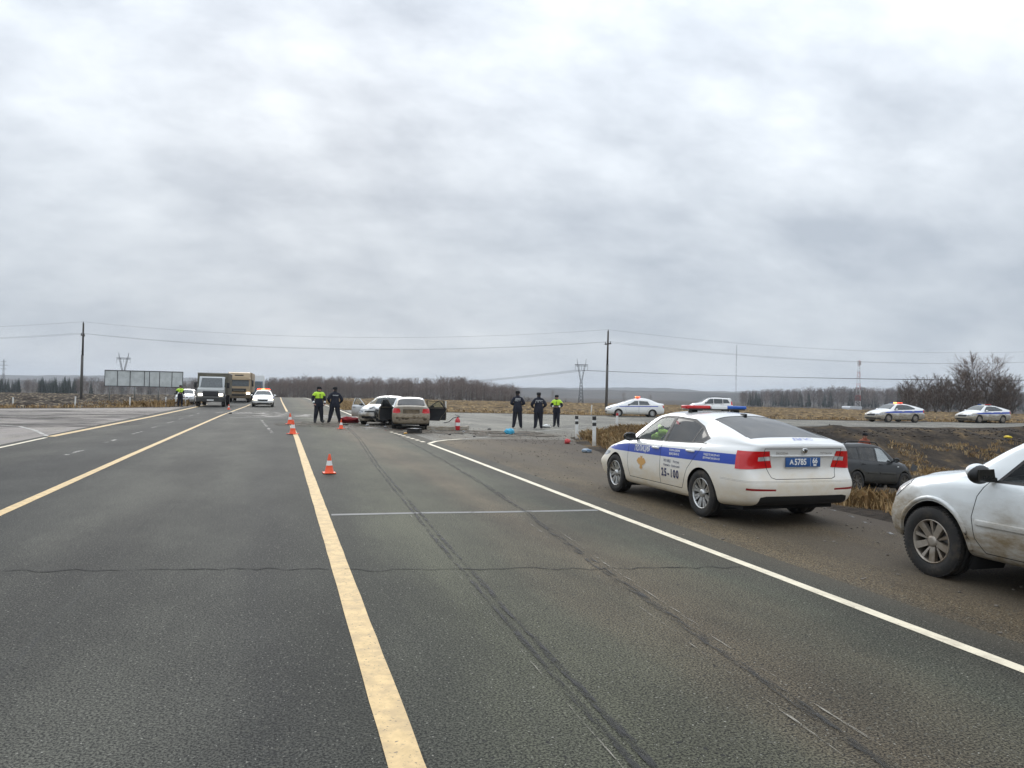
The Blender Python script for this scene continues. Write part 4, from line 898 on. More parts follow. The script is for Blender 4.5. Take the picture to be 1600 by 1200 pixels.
# --- dark off-roader nose down in the ditch
DK = M('black_dirty_paint', (.010, .011, .011), .35, coat=.25, dirt=(.25, .95, (.050, .042, .030), .6)); CLAD = M('grey_cladding', (.040, .036, .028), .75, var=.2)
S2 = mkspec(4.35, 1.80, 1.66, (.1, 1.2), (.8, 1.63), (2.40, 1.59), (3.15, 1.13), (3.85, 1.02), .86, (1.06, 1.0), zb=.30, tum=.26, suv=True, corner=(.25, .42),
            xr=[(.3, .06), (.5, 0), (.7, .03), (1.05, .06), (1.3, .16), (1.6, .36)])
def build_suv(name, paint_, clad, crash, glassm, hi=True):
    root = empty(name); c = Car(S2, 110 if hi else 70, 44 if hi else 30)
    if crash:
        for v in c.bm.verts:
            k = max(0, (v.co.x-3.35)/1.0)
            if k > 0:
                n = float(vnoise(np.array([v.co.y*6+3]), np.array([v.co.z*7+v.co.x*5]), 3)[0])-.5; n2 = float(vnoise(np.array([v.co.y*4]), np.array([v.co.x*9]), 8)[0])-.5
                v.co.x -= k*.38+k*n*.35; v.co.z += k*n2*.30*(1 if v.co.z > .6 else .3)
        c.bm.normal_update(); c.bvh0 = BVHTree.FromBMesh(c.bm)
    for x in (.86, 3.49): c.arch(x-(.03 if crash and x > 2 else 0), .34, .40, seg=28)
    fd = [(2.95, 1.0), (2.98, .7), (2.94, .38), (2.0, .38), (2.0, 1.0)]; rd = [(1.99, 1.0), (1.99, .38), (1.40, .38), (1.30, .62), (1.12, .8), (1.02, 1.03)]
    c.seam(fd, 'y', SIDE, .008); c.seam(rd, 'y', SIDE, .008)
    c.region('side_window', [(2.80, 1.03), (2.05, 1.045), (2.05, 1.49), (2.30, 1.485), (2.45, 1.42)], 'y', SIDE, glassm[0], -.004, .025, MAT_BLK)
    c.region('side_window', [(1.96, 1.05), (1.14, 1.07), (1.14, 1.48), (1.96, 1.495)], 'y', SIDE, glassm[1], -.004, .025, MAT_BLK)
    c.region('quarter_window', [(1.05, 1.08), (.42, 1.12), (.62, 1.45), (1.05, 1.475)], 'y', SIDE, glassm[1], -.004, .02, MAT_BLK)
    c.region('windshield', [(3.07, .66), (3.07, -.66), (2.45, -.54), (2.45, .54)], 'z', TOPF(2.25), glassm[0], -.003, .03, MAT_BLK)
    c.region('rear_window', [(.56, 1.12), (-.56, 1.12), (-.50, 1.50), (.50, 1.50)], 'x', lambda q, n: q.x < .45 and n.x < -.3, glassm[1], -.003, .02, MAT_BLK)
    for sg in (1, -1):
        c.region('tail_lamp', [(.88*sg, 1.30), (.70*sg, 1.30), (.70*sg, .92), (.88*sg, .92)], 'x', lambda q, n, sg=sg: q.x < .28 and q.y*sg > 0, MAT_RED)
        c.region('headlamp', [(.80*sg, .86), (.45*sg, .84), (.45*sg, .70), (.80*sg, .70)], 'x', lambda q, n, sg=sg: q.x > 3.7 and q.y*sg > 0, MAT_LAMP if not crash else MAT_BLK)
    c.region('cladding', [(-.1, .2), (-.1, .62), (.45, .66), (.95, .80), (1.35, .66), (3.0, .60), (3.5, .80), (3.95, .66), (4.5, .62), (4.5, .2)], 'y', SIDE, clad)
    c.region('door', fd, 'y', SIDE, paint_); c.region('door', rd, 'y', SIDE, paint_)
    c.finish(root, paint_); lining(root)
    for x in (.86, 3.46):
        for s in (1, -1): wheel(root, x, .77*s, .34, .345, .23, s, 'five', 6, rim_mat=M('dark_dirty_alloy', (.09, .08, .065), .6, .3, var=.2))
    for s in (1, -1):
        mirror_part(root, 2.86, .86, 1.10, s, MAT_BLK, 1.15)
        MB().tube([(.55, .60*s, 1.60), (.65, .60*s, 1.675), (1.4, .60*s, 1.70), (2.2, .58*s, 1.685), (2.35, .58*s, 1.60)], .02, 6).build('roof_rail', MAT_BLK, root)
        for dx in (2.15, 1.25):
            p = c.onto(dx, .93, s, 0); MB().box((dx-.1, min(p.y-.01*s, p.y+.03*s), .915), (dx+.1, max(p.y-.01*s, p.y+.03*s), .945), 0, .009).build('door_handle', MAT_BLK, root)
        for x0, x1 in ((2.05, 2.92), (1.4, 1.95)):
            y = c.onto((x0+x1)/2, .64, s, 0).y; MB().box((x0, min(y-.02*s, y+.018*s), .61), (x1, max(y-.02*s, y+.018*s), .67), 0, .008).build('door_moulding', clad, root)
        p = c.onto(3.08, .88, s, .0); MB().box((3.04, min(p.y-.01*s, p.y+.012*s), .865), (3.13, max(p.y-.01*s, p.y+.012*s), .895), 0, .005).build('side_repeater', MAT_WTXT, root)
    MB().box((.3, -.7, .30), (3.6, .7, .42)).build('underbody', MAT_LINER, root)
    cabin(root, c, .8, 3.1, .42, [(2.0, .36, .25), (2.0, -.36, .25), (1.1, 0, .6)], 2.55, 1.04)
    if crash:
        for k in range(5):
            rg = random.Random(k); a = Vector((3.75+rg.random()*.3, -.8+k*.35, .45+rg.random()*.4)); MB().prism([(0, 0), (.22, .03), (.3, .2), (.12, .28), (-.04, .14)], 0, .015, 'y', taper=[(0, .02), (.2, .06), (.28, .22), (.1, .26), (-.02, .12)]).build('torn_panel', MAT_BLK, root).matrix_local = Matrix.Translation(a) @ Matrix.Rotation(rg.uniform(-1, 1), 4, 'Z') @ Matrix.Rotation(rg.uniform(-.8, .8), 4, 'X')
    return root
jp = build_suv('off_road_car', DK, CLAD, True, (glass('pale_car_glass', (.75, .85, .82), .34), MAT_DGLASS))
JDIR = R(8)
jp.rotation_mode = 'XYZ'
JX, JY = 19.62, 23.78
jp.matrix_world = Matrix.Translation((JX, JY, -1.76)) @ Matrix.Rotation(JDIR, 4, 'Z') @ Matrix.Rotation(R(3), 4, 'Y') @ Matrix.Rotation(R(-5), 4, 'X') @ Matrix.Diagonal((1, 1, 1.12, 1))
tag(jp, 'black off road car with crumpled nose standing in the roadside ditch', 'car')
# --- crashed saloons in the junction
NEX = mkspec(4.48, 1.66, 1.39, (.75, 1.04), (1.35, 1.33), (2.35, 1.33), (3.20, .97), (3.9, .90), .74, (.95, .87), zb=.21, tum=.27, corner=(.16, .28),
             xr=[(.2, .1), (.32, .02), (.5, 0), (.58, .01), (.62, .07), (.8, .075), (.98, .07), (1.04, .12)])
NEXP = paint('muddy_silver_paint', (.46, .43, .38), (.55, 1.45, (.20, .150, .090), 1.0), .45)
DOORG = {}
def saloon(name, paint_, spec, openings, wheel_style='steel', hi=True, lit=None, muddy_tail=False, crash=None, glassm=None, ww=(.95, 3.47)):
    """openings: list of (front/rear, side, angle) doors standing open"""
    root = empty(name); c = Car(spec, 110 if hi else 70, 42 if hi else 30); g = glassm or (MAT_GLASS if hi else MAT_GGLASS)
    if crash: crash(c)
    for x in ww: c.arch(x, .29, .335, seg=26)
    w = float(cv(spec['wm'], 2.)[0])
    fd = [(3.06, .88), (3.08, .55), (3.0, .33), (2.06, .33), (2.06, 1.26), (2.40, 1.24), (2.95, .92)]; rd = [(2.04, 1.26), (2.04, .33), (1.45, .33), (1.35, .55), (1.22, .66), (1.10, .9), (1.28, 1.2)]
    wf = [(2.86, .925), (2.11, .935), (2.11, 1.225), (2.35, 1.215)]; wr_ = [(2.0, .94), (1.22, .955), (1.36, 1.19), (2.0, 1.225)]
    c.seam(fd, 'y', SIDE, .008); c.seam(rd, 'y', SIDE, .008)
    c.region('front_door_window', wf, 'y', SIDE, g, -.004, .018, MAT_BLK); c.region('rear_door_window', wr_, 'y', SIDE, g, -.004, .018, MAT_BLK)
    c.region('front_door', fd, 'y', SIDE, paint_); c.region('rear_door', rd, 'y', SIDE, paint_)
    c.region('rear_window', [(.80, .60), (.80, -.60), (1.32, -.52), (1.32, .52)], 'z', lambda q, n: n.z > .2 and q.x < 1.5 and q.z > .98, MAT_DGLASS if not glassm else g, -.004, .015, MAT_BLK)
    c.region('windshield', [(3.12, .64), (3.12, -.64), (2.40, -.52), (2.40, .52)], 'z', TOPF(2.2), g, -.003, .02, MAT_BLK)
    for sg in (1, -1):
        m = (lambda P: [(y*sg, z) for y, z in P])
        c.region('tail_lamp', m([(.85, .93), (.50, .90), (.46, .74), (.56, .70), (.85, .72)]), 'x', lambda q, n, sg=sg: q.x < .26 and q.y*sg > 0, MAT_RED, .003)
        c.region('headlamp', m([(.80, .70), (.46, .685), (.46, .575), (.80, .59)]), 'x', lambda q, n, sg=sg: q.x > 4.0 and q.y*sg > 0, lit or MAT_LAMP, .003)
    c.region('plate_recess', [(.34, .86), (-.34, .86), (-.34, .70), (.34, .70)], 'x', lambda q, n: q.x < .3, M('mud_crust', (.15, .115, .075), .95, var=.3, bump=.4, bscale=20), -.02, .01, MAT_BLK)
    c.region('grille', [(.40, .675), (-.40, .675), (-.38, .60), (.38, .60)], 'x', FRONT, MAT_BLK); c.region('lower_grille', [(.5, .42), (-.5, .42), (-.5, .30), (.5, .30)], 'x', FRONT, MAT_BLK)
    parts = c.finish(root, paint_)
    if hi: lining(root)
    for x in ww:
        for s in (1, -1): wheel(root, x, (w-.11)*s, .29, .29, .18, s, wheel_style, 5)
    MB().box((.3, -w+.15, .2), (3.9, w-.15, .32)).build('underbody', MAT_LINER, root)
    if hi: cabin(root, c, .95, 3.1, .30, [(2.05, .33, .24), (2.05, -.33, .24), (1.2, 0, .58)], 2.62, .88, w-.14)
    for s in (1, -1):
        opened = [o for o in openings if o[1] == s]
        for kind in ('front', 'rear'):
            ds = [o for o in parts.get(kind+'_door', []) if (sum((v.co.y for v in o.data.vertices))/max(1, len(o.data.vertices)))*s > 0]
            gs = [o for nm in (kind+'_door_window', kind+'_door_window_trim') for o in parts.get(nm, []) if (sum((v.co.y for v in o.data.vertices))/max(1, len(o.data.vertices)))*s > 0]
            if not ds: continue
            d = ds[0]; d.name = 'door'
            for q in gs: q.parent = d; q.name = 'door_window' if 'trim' not in q.name else 'window_trim'
            hx = 3.06 if kind == 'front' else 2.04; p = c.onto(hx-1.0+(.18 if kind == 'front' else .30), .80, s, 0)
            if hi: MB().box((p.x-.09, min(p.y-.01*s, p.y+.028*s), .785), (p.x+.09, max(p.y-.01*s, p.y+.028*s), .812), 0, .008).build('door_handle', MAT_BLK, d)
            if kind == 'front': m_ = mirror_part(root, 2.86, w-.04, .95, s, MAT_BLK, .9); m_.parent = d; m_.name = 'side_mirror'
            for o in opened:
                if o[0] != kind: continue
                bm = bmesh.new(); bm.from_mesh(d.data); bm.normal_update(); nn = {v.index: v.normal.copy() for v in bm.verts}   # inner door card
                for v in bm.verts: v.co -= nn[v.index]*.07
                bmesh.ops.delete(bm, geom=[f for f in bm.faces if in2d((f.calc_center_median().x, f.calc_center_median().z), wf if kind == 'front' else wr_)], context='FACES')
                bmesh.ops.reverse_faces(bm, faces=bm.faces[:]); me = bpy.data.meshes.new('door_card'); bm.to_mesh(me); bm.free(); me.materials.append(MAT_SEAT); mkobj('door_card', me, d)
                hinge(d, hx, (w-.03)*s, -o[2]*s)
    return root, c
nx, nc = saloon('saloon_car', NEXP, NEX, [('rear', -1, R(62)), ('front', -1, R(58)), ('front', 1, R(38))], muddy_tail=True)
nx.location = (5.42, 32.2, 0); nx.rotation_euler = (0, 0, R(90-8.5)); tag(nx, 'mud caked silver saloon standing tail on with three doors open', 'car')
MB().box((-.012, -.60, .50), (.03, .60, .54), 0, .006).build('bumper_strip', M('mud_strip', (.18, .14, .09), .9, var=.3), nx)
rgm = random.Random(3)
for k in range(9): MB().blob((.012+rgm.random()*.01, -.6+k*.15+rgm.uniform(-.05, .05), .49+rgm.uniform(-.08, .06)), (.02, .05+rgm.random()*.06, .03+rgm.random()*.03), 2, 0, .2, k).build('mud_patch', M('mud_lump', (.085, .065, .042), .95), nx)
PRI = mkspec(4.35, 1.68, 1.40, (.55, 1.07), (1.25, 1.35), (2.40, 1.34), (3.20, .96), (3.85, .87), .73, (.98, .88), zb=.2, tum=.27, corner=(.2, .32))
PRIP = paint('wreck_white_paint', (.64, .65, .64), (.40, .90, (.19, .14, .075), .95))
def smash(c):
    for v in c.bm.verts:
        k = max(0, (v.co.x-3.3)/1.0)*(.25+max(0, v.co.y+.25)*1.1)
        if k > 0:
            n = float(vnoise(np.array([v.co.y*7+3]), np.array([v.co.z*6+v.co.x*6]), 5)[0])-.5; n2 = float(vnoise(np.array([v.co.y*5+v.co.x*5]), np.array([v.co.x*8]), 2)[0])-.5
            v.co.x -= k*(.60+.6*n); v.co.z += k*.55*n2; v.co.y -= k*.45*max(0, v.co.y)+k*.3*n2
    c.bm.normal_update(); c.bvh0 = BVHTree.FromBMesh(c.bm)
wk, wc = saloon('saloon_car', PRIP, PRI, [('front', -1, R(66))], crash=smash, ww=(.88, 3.40))
WKH = math.atan2(-.86, -.50); fx_, fy_ = 4.15, 36.2
wk.location = (fx_-4.3*math.cos(WKH), fy_-4.3*math.sin(WKH), 0); wk.rotation_euler = (0, 0, WKH); tag(wk, 'crashed white saloon with smashed front corner and one door swung open', 'car')
for k in range(7):
    rg = random.Random(20+k); o = MB().prism([(0, 0), (.34, .05), (.46, .3), (.2, .42), (-.06, .2)], 0, .012, 'y', taper=[(0, .05), (.3, .1), (.4, .33), (.18, .38), (-.04, .18)]).build('torn_panel', [MAT_BLK, MAT_BLK, PRIP, MAT_LINER][k % 4], wk)
    o.matrix_local = Matrix.Translation((3.35+rg.random()*.5, .15+rg.random()*.6, .25+rg.random()*.35)) @ Matrix.Rotation(rg.uniform(-1.2, 1.2), 4, 'Z') @ Matrix.Rotation(rg.uniform(-.9, .9), 4, 'X')
MB().box((3.0, .20, .30), (3.75, .80, .62), 0, .05).build('engine_block', MAT_LINER, wk)
# --- police cars further off
def light_up(root, which=('red_beacon',), strength=6., colr=(1., .10, .02)):
    m = M('beacon_flash_%d_%d' % (int(strength*10), int(colr[1]*100)), (.9, .2, .08), .4, emit=(*colr, strength))
    for o in root.children_recursive:
        if o.name.split('.')[0] in which: o.data = o.data.copy(); o.data.materials.clear(); o.data.materials.append(m)
lo, lc = build_octavia('police_car', False, WHITE_MUDDY)
lo.location = (44.9+2.0, 47.6, 0); lo.rotation_euler = (0, 0, R(180+2)); lo.location = (48.6, 48.05, 0)
tag(lo, 'mud sprayed white police saloon with glowing orange beacon on the side road', 'police car', 'police cars waiting on the side road')
lo2 = copy_tree(lo); lo2.location = (58.3, 48.7, 0); lo2.rotation_euler = (0, 0, R(180+3)); tag(lo2, 'mud sprayed white police saloon with unlit red beacon on the side road')
light_up(lo, ('speaker_cover',), 7., (1., .28, .05)); light_up(lo, ('red_beacon',), 1.5, (1., .05, .02))
lo3, _ = build_octavia('police_car', False, paint('police_far_white', (.80, .80, .78), (.1, .6, (.36, .29, .19), .7)), lamp_on=M('headlamp_lit', (1, .9, .7), .3, emit=(1., .80, .45, 3.)))
lo3.location = (-1.35, 72.9, 0); lo3.rotation_euler = (0, 0, R(-90)); tag(lo3, 'white police saloon with lit headlamps and flashing red beacon facing the junction', 'police car')
light_up(lo3, ('red_beacon', 'blue_beacon'), 9., (1., .06, .03)); light_up(lo3, ('speaker_cover',), 9., (1., .45, .08))
FOC = mkspec(4.53, 1.82, 1.48, (.42, 1.10), (1.15, 1.40), (2.45, 1.40), (3.50, 1.02), (4.05, .88), .70, (1.03, .90), zb=.2, tum=.29, corner=(.26, .5))
def build_focus():
    p = paint('police_focus_white', (.80, .80, .78), (.15, .6, (.45, .38, .27), .6)); root, c = saloon('police_car', p, FOC, [], hi=False, glassm=MAT_GGLASS, ww=(.98, 3.63))
    for s in (1, -1):
        for k in range(12):
            x0 = .55+k*.27; x1 = x0+.275; q = [c.onto(x, z, s, .005) for x, z in ((x0, .83+.05*(1-k/12)), (x1, .83+.05*(1-(k+1)/12)), (x1, .77+.05*(1-(k+1)/12)), (x0, .77+.05*(1-k/12)))]
            if k == 0: mb = MB()
            mb.add(q, [(0, 1, 2, 3)])
        mb.build('blue_stripe', MAT_BLUE, root)
    lb = MB().box((1.95, -.5, 1.50), (2.17, .5, 1.52)).build('light_bar', MAT_BLK, root)
    MB().box((1.93, .14, 1.52), (2.19, .55, 1.59), 0, .015).build('red_beacon', MATS['red_beacon_lens'], lb); MB().box((1.93, -.55, 1.52), (2.19, -.14, 1.59), 0, .015).build('blue_beacon', MATS['blue_beacon_lens'], lb); MB().box((1.95, -.135, 1.52), (2.17, .135, 1.58), 0, .01).build('speaker_cover', MATS['beacon_white'], lb)
    for s in (.35, -.35): MB().box((2.0, s-.04, 1.42), (2.12, s+.04, 1.502)).build('mount_foot', MAT_BLK, lb)
    return root
fo = build_focus(); fo.location = (28.9, 53.4, 0); fo.rotation_euler = (0, 0, R(180-16)); light_up(fo, ('red_beacon',), 5., (1., .05, .02)); light_up(fo, ('speaker_cover',), 7., (1., .30, .05))
tag(fo, 'clean white police saloon with red beacon flashing, parked by the utility pole', 'police car')
WF = paint('far_white_paint', (.80, .80, .79), (.1, .5, (.45, .38, .28), .5))
ws = build_suv('off_road_car', WF, WF, False, (MAT_GGLASS, MAT_GGLASS), False); ws.location = (43.6, 66.3, -.02); ws.rotation_euler = (0, 0, R(180-17)); tag(ws, 'white off road car half hidden behind the police light bar', 'car')
wh, _ = saloon('saloon_car', WF, PRI, [], hi=False, glassm=MAT_GGLASS, ww=(.88, 3.40)); wh.location = (-8.1, 78.0, 0); wh.rotation_euler = (0, 0, R(-92)); tag(wh, 'white saloon peeping out from behind the grey truck', 'car')
# ------------------------------------------------------------------ lorries
def lorry_wheels(root, xs, y, r, dual=()):
    for x in xs:
        for s in (1, -1): wheel(root, x, y*s, r, r, .30, s, 'steel', 5, rim_mat=M('lorry_rim', (.20, .20, .19), .6, .3, var=.2))
LAMP_ON = M('lorry_lamp_lit', (1, .95, .85), .3, emit=(1., .92, .75, 4.))
# bonneted grey box lorry (front at +x)
CABG = M('grey_cab_paint', (.30, .31, .30), .4, coat=.4, dirt=(.4, 1.7, (.17, .14, .10), .55), var=.05); TARP = M('olive_box_side', (.115, .105, .075), .75, var=.18, nscale=2); LGREY = M('pale_cab_panel', (.42, .44, .44), .45, dirt=(.5, 2., (.25, .21, .16), .4), var=.06)
tr = empty('box_lorry', (-5.4, 70.9, 0), R(-90)); 
MB().prism([(4.35, .55), (4.35, 1.20), (4.28, 1.42), (4.05, 1.52), (3.55, 1.62), (3.45, .50)], -1.02, 1.02, 'y', 0).build('bonnet', CABG, tr)
cb = MB().prism([(2.35, .6), (3.62, .6), (3.60, 1.55), (3.02, 2.42), (2.85, 2.50), (2.35, 2.50)], -.99, .99, 'y').build('cab', LGREY, tr)
MB().add([(3.585, -.86, 1.62), (3.585, .86, 1.62), (3.055, .78, 2.38), (3.055, -.78, 2.38)], [(0, 1, 2, 3)]).build('windshield', MAT_GGLASS, tr).location = (.025, 0, .012)
for s in (1, -1):
    MB().prism([(2.5, 1.62), (3.42, 1.62), (2.98, 2.30), (2.5, 2.34)], s*.991, s*1.0, 'y').build('side_window', MAT_GGLASS, tr)
    MB().box((4.30, min(.62*s, .95*s), .90), (4.372, max(.62*s, .95*s), 1.10), 0, .03).build('headlamp', LAMP_ON, tr)
    m = MB().box((3.25, min(1.16*s, 1.38*s), 1.55), (3.33, max(1.16*s, 1.38*s), 2.02), 0, .03).build('side_mirror', MAT_BLK, tr); MB().tube([(3.28, 1.0*s, 1.95), (3.28, 1.2*s, 1.98)], .02, 5).build('mirror_arm', MAT_BLK, m)
    MB().prism([(3.05, .55), (4.30, .55), (4.22, 1.0), (3.9, 1.12), (3.3, 1.1)], s*1.02, s*1.10, 'y').build('wheel_arch_flare', MAT_BLK, tr)
gr = MB().box((4.30, -.60, .86), (4.385, .60, 1.30), 0, .03).build('grille', MAT_BLK, tr)
for k in range(5): MB().box((4.38, -.56, .90+k*.08), (4.395, .56, .93+k*.08)).build('grille_bar', M('grille_bar', (.05, .05, .05), .4), gr)
MB().box((4.25, -1.08, .42), (4.46, 1.08, .80), 0, .05).build('bumper', M('lorry_bumper', (.045, .045, .042), .7, var=.2), tr)
MB().box((4.462, -.26, .50), (4.47, .26, .61)).build('number_plate', M('white_plate', (.7, .7, .68), .5), tr)
bx = MB().box((-3.2, -1.20, .98), (2.30, 1.20, 2.80), 0, .02).build('cargo_box', TARP, tr)
MB().box((-3.22, -1.23, 2.78), (2.33, 1.23, 2.84)).build('roof_edge', M('pale_box_edge', (.45, .44, .40), .6), bx)
for s in (1, -1):
    for k in range(6): MB().box((-3.0+k*1.02, min(1.20*s, 1.225*s), 1.0), (-2.95+k*1.02, max(1.20*s, 1.225*s), 2.78)).build('side_rib', TARP, bx)
MB().box((-3.2, -.45, .62), (4.1, .45, .95)).build('chassis', MAT_LINER, tr); lorry_wheels(tr, (-1.6, 3.62), .98, .46)
tag(tr, 'grey bonneted lorry with tall olive cargo box and lit headlamps', 'truck')
# gold cab-over tractor with high trailer
GOLD = M('gold_cab_paint', (.30, .215, .115), .35, .15, coat=.5, dirt=(.3, 1.8, (.16, .12, .08), .6), var=.06)
ma = empty('articulated_lorry', (-4.25, 91.4, 0), R(-90))
MB().prism([(2.0, .55), (4.02, .55), (4.10, 1.3), (4.02, 1.75), (3.86, 2.62), (3.55, 2.72), (2.0, 2.72)], -1.18, 1.18, 'y').build('cab', GOLD, ma)
MB().prism([(2.0, 2.72), (3.72, 2.70), (3.45, 3.22), (2.9, 3.32), (2.0, 3.32)], -1.12, 1.12, 'y').build('roof_deflector', M('tan_deflector', (.40, .30, .18), .45, var=.06), ma)
MB().box((3.36, -.45, 2.88), (3.62, .45, 3.02)).build('roof_vent', MAT_BLK, ma)
MB().add([(4.035, -1.05, 1.78), (4.035, 1.05, 1.78), (3.885, 1.02, 2.52), (3.885, -1.02, 2.52)], [(0, 1, 2, 3)]).build('windshield', MAT_GGLASS, ma).location = (.015, 0, 0)
MB().prism([(3.86, 2.50), (4.08, 2.46), (4.06, 2.62), (3.86, 2.66)], -1.12, 1.12, 'y').build('sun_visor', M('tan_deflector', (.40, .30, .18)), ma)
gr = MB().box((4.02, -.78, 1.18), (4.125, .78, 1.52), 0, .03).build('grille', MAT_BLK, ma); MB().box((4.12, -.55, 1.28), (4.135, .55, 1.36)).build('badge_bar', MAT_CHROME, gr)
MB().box((3.95, -1.22, .45), (4.18, 1.22, .98), 0, .05).build('bumper', M('dark_gold_bumper', (.13, .098, .06), .5, var=.1), ma); MB().box((4.182, -.7, .72), (4.19, .7, .90)).build('bumper_grille', MAT_BLK, ma)
for s in (1, -1):
    MB().box((4.10, min(.80*s, 1.17*s), .90), (4.20, max(.80*s, 1.17*s), 1.12), 0, .03).build('headlamp', LAMP_ON, ma)
    m = MB().box((3.75, min(1.32*s, 1.52*s), 1.75), (3.85, max(1.32*s, 1.52*s), 2.45), 0, .03).build('side_mirror', MAT_BLK, ma); MB().tube([(3.8, 1.17*s, 2.4), (3.8, 1.35*s, 2.4)], .025, 5).build('mirror_arm', MAT_BLK, m)
tb = MB().box((-9.4, -1.25, 1.05), (1.55, 1.25, 3.30), 0, .03).build('trailer', M('tan_trailer', (.30, .23, .15), .7, var=.1), ma)
for s in (1, -1): MB().box((-9.3, min(1.25*s, 1.28*s), 1.0), (1.5, max(1.25*s, 1.28*s), 1.16)).build('side_rail', MAT_BLK, tb)
MB().box((-9.3, -.5, .7), (3.9, .5, 1.03)).build('chassis', MAT_LINER, ma); lorry_wheels(ma, (-8.2, -6.9, .1, 3.2), .98, .50)
tag(ma, 'gold cab over lorry with roof deflector and tall tan trailer', 'truck')
# white lorry further back
wl = empty('box_lorry', (-3.35, 113, 0), R(-90)); WL = M('white_lorry_paint', (.72, .72, .70), .5, var=.05)
MB().prism([(2.0, .6), (3.85, .6), (3.95, 1.4), (3.6, 2.5), (2.0, 2.55)], -1.1, 1.1, 'y').build('cab', M('blue_grey_cab', (.10, .13, .17), .4), wl); MB().add([(3.90, -1.0, 1.5), (3.90, 1.0, 1.5), (3.64, .95, 2.4), (3.64, -.95, 2.4)], [(0, 1, 2, 3)]).build('windshield', MAT_GGLASS, wl).location = (.03, 0, 0)
MB().box((-5, -1.2, 1.0), (1.9, 1.2, 3.35), 0, .03).build('cargo_box', WL, wl); MB().box((3.7, -1.1, .45), (3.98, 1.1, .85), 0, .04).build('bumper', MAT_BLK, wl); lorry_wheels(wl, (-3.4, 3.0), .9, .46); MB().box((-5, -.45, .6), (3.8, .45, 1.0)).build('chassis', MAT_LINER, wl)
tag(wl, 'white box lorry queueing behind the flashing police saloon', 'truck')

# ------------------------------------------------------------------ cones, posts, debris
ORG = M('cone_orange', (.80, .085, .018), .45, var=.1); WHT = M('cone_white_band', (.78, .78, .75), .5)
def cone(x, y, s, label, tilt=0):
    key = 'cone'
    root = empty('traffic_cone', (x, y, .006), rng.uniform(0, 1.5)); root.scale = (s, s, s)
    if key not in MESHC:
        b = MB().box((-.17, -.17, 0), (.17, .17, .03), 0, .012).mesh('base', ORG)
        MESHC[key] = (b, MB().lathe([(.135, .028), (.12, .04), (.085, .22)], 20).lathe([(.062, .35), (.026, .52), (.022, .53), (.0001, .53)], 20).mesh('cone_body', ORG), MB().lathe([(.0855, .2195), (.0625, .3505)], 20).mesh('white_band', WHT))
    b, a, w = MESHC[key]; mkobj('base', b, root); o = mkobj('cone_body', a, root); mkobj('white_band', w, root)
    return tag(root, label, 'traffic cone', 'traffic cones round the crash')
cone(.98, 15.4, .72, 'orange cone with one white band standing beside the yellow centre line')
cone(.50, 28.7, .98, 'orange cone on the yellow centre line just before its end'); cone(.50, 36.6, .95, 'orange cone past the end of the yellow line, level with the two officers'); cone(2.52, 32.6, .75, 'orange cone between the standing officers and the crashed cars'); cone(-3.55, 59.5, .70, 'small orange cone on the road before the grey lorry')
PW = M('post_white', (.74, .74, .71), .55, dirt=(0, .4, (.38, .32, .24), .7), var=.05); PB = M('post_black_band', (.03, .03, .03), .6); PRED = M('post_red_cap', (.5, .03, .03), .5)
def post(x, y, label, kind='white', h=.75, w=.09, grp='white marker posts along the verge'):
    z = H1(x, y)-.05; root = empty('marker_post', (x, y, z), rng.uniform(-.3, .3)); root.rotation_euler = (rng.uniform(-.035, .035), rng.uniform(-.035, .035), 0); k = ('post', kind, h)
    if k not in MESHC:
        MESHC[k] = (MB().prism([(-w/2, -w*.35), (w/2, -w*.35), (w*.32, w*.4), (-w*.32, w*.4)], 0, h, 'z').mesh('shaft', PW), MB().prism([(-w*.52, -w*.37), (w*.52, -w*.37), (w*.34, w*.42), (-w*.34, w*.42)], h-.30, h-.19, 'z').mesh('dark_band', PB), MB().prism([(-w*.53, -w*.38), (w*.53, -w*.38), (w*.35, w*.43), (-w*.35, w*.43)], h-.11, h+.012, 'z').mesh('cap', PRED if kind == 'red' else PB))
    a, b, c = MESHC[k]; mkobj('shaft', a, root)
    if kind == 'band': mkobj('dark_band', b, root)
    if kind != 'white': mkobj('cap', c, root)
    return tag(root, label, 'post', grp)
for x, y in ((-16.8, 57.4), (-13.5, 58.9), (-10.5, 61.4), (-8.5, 64.6), (-7.95, 66.2), (-7.5, 68.6)): post(x, y, 'white marker post before the dark ploughed field', h=.80)
post(10.75, 26.5, 'black banded marker post at the tip of the dry grass', 'band', .88, .115); post(9.75, 22.55, 'taller black banded marker post beside the police car bonnet', 'band', .98, .115); post(14.9, 31.9, 'red capped marker post in the dry grass', 'red', .86, .10); post(21.6, 36.3, 'white post between the red capped post and the police roof', 'white', .8, .1)
post(24.3, 56.9, 'white post at the nose of the police car by the utility pole', h=.85); post(18.7, 58.6, 'white post behind the three officers before the stubble field', h=.95); post(12.9, 60.0, 'white post beside the open silver saloon doors before the stubble field', h=.9)
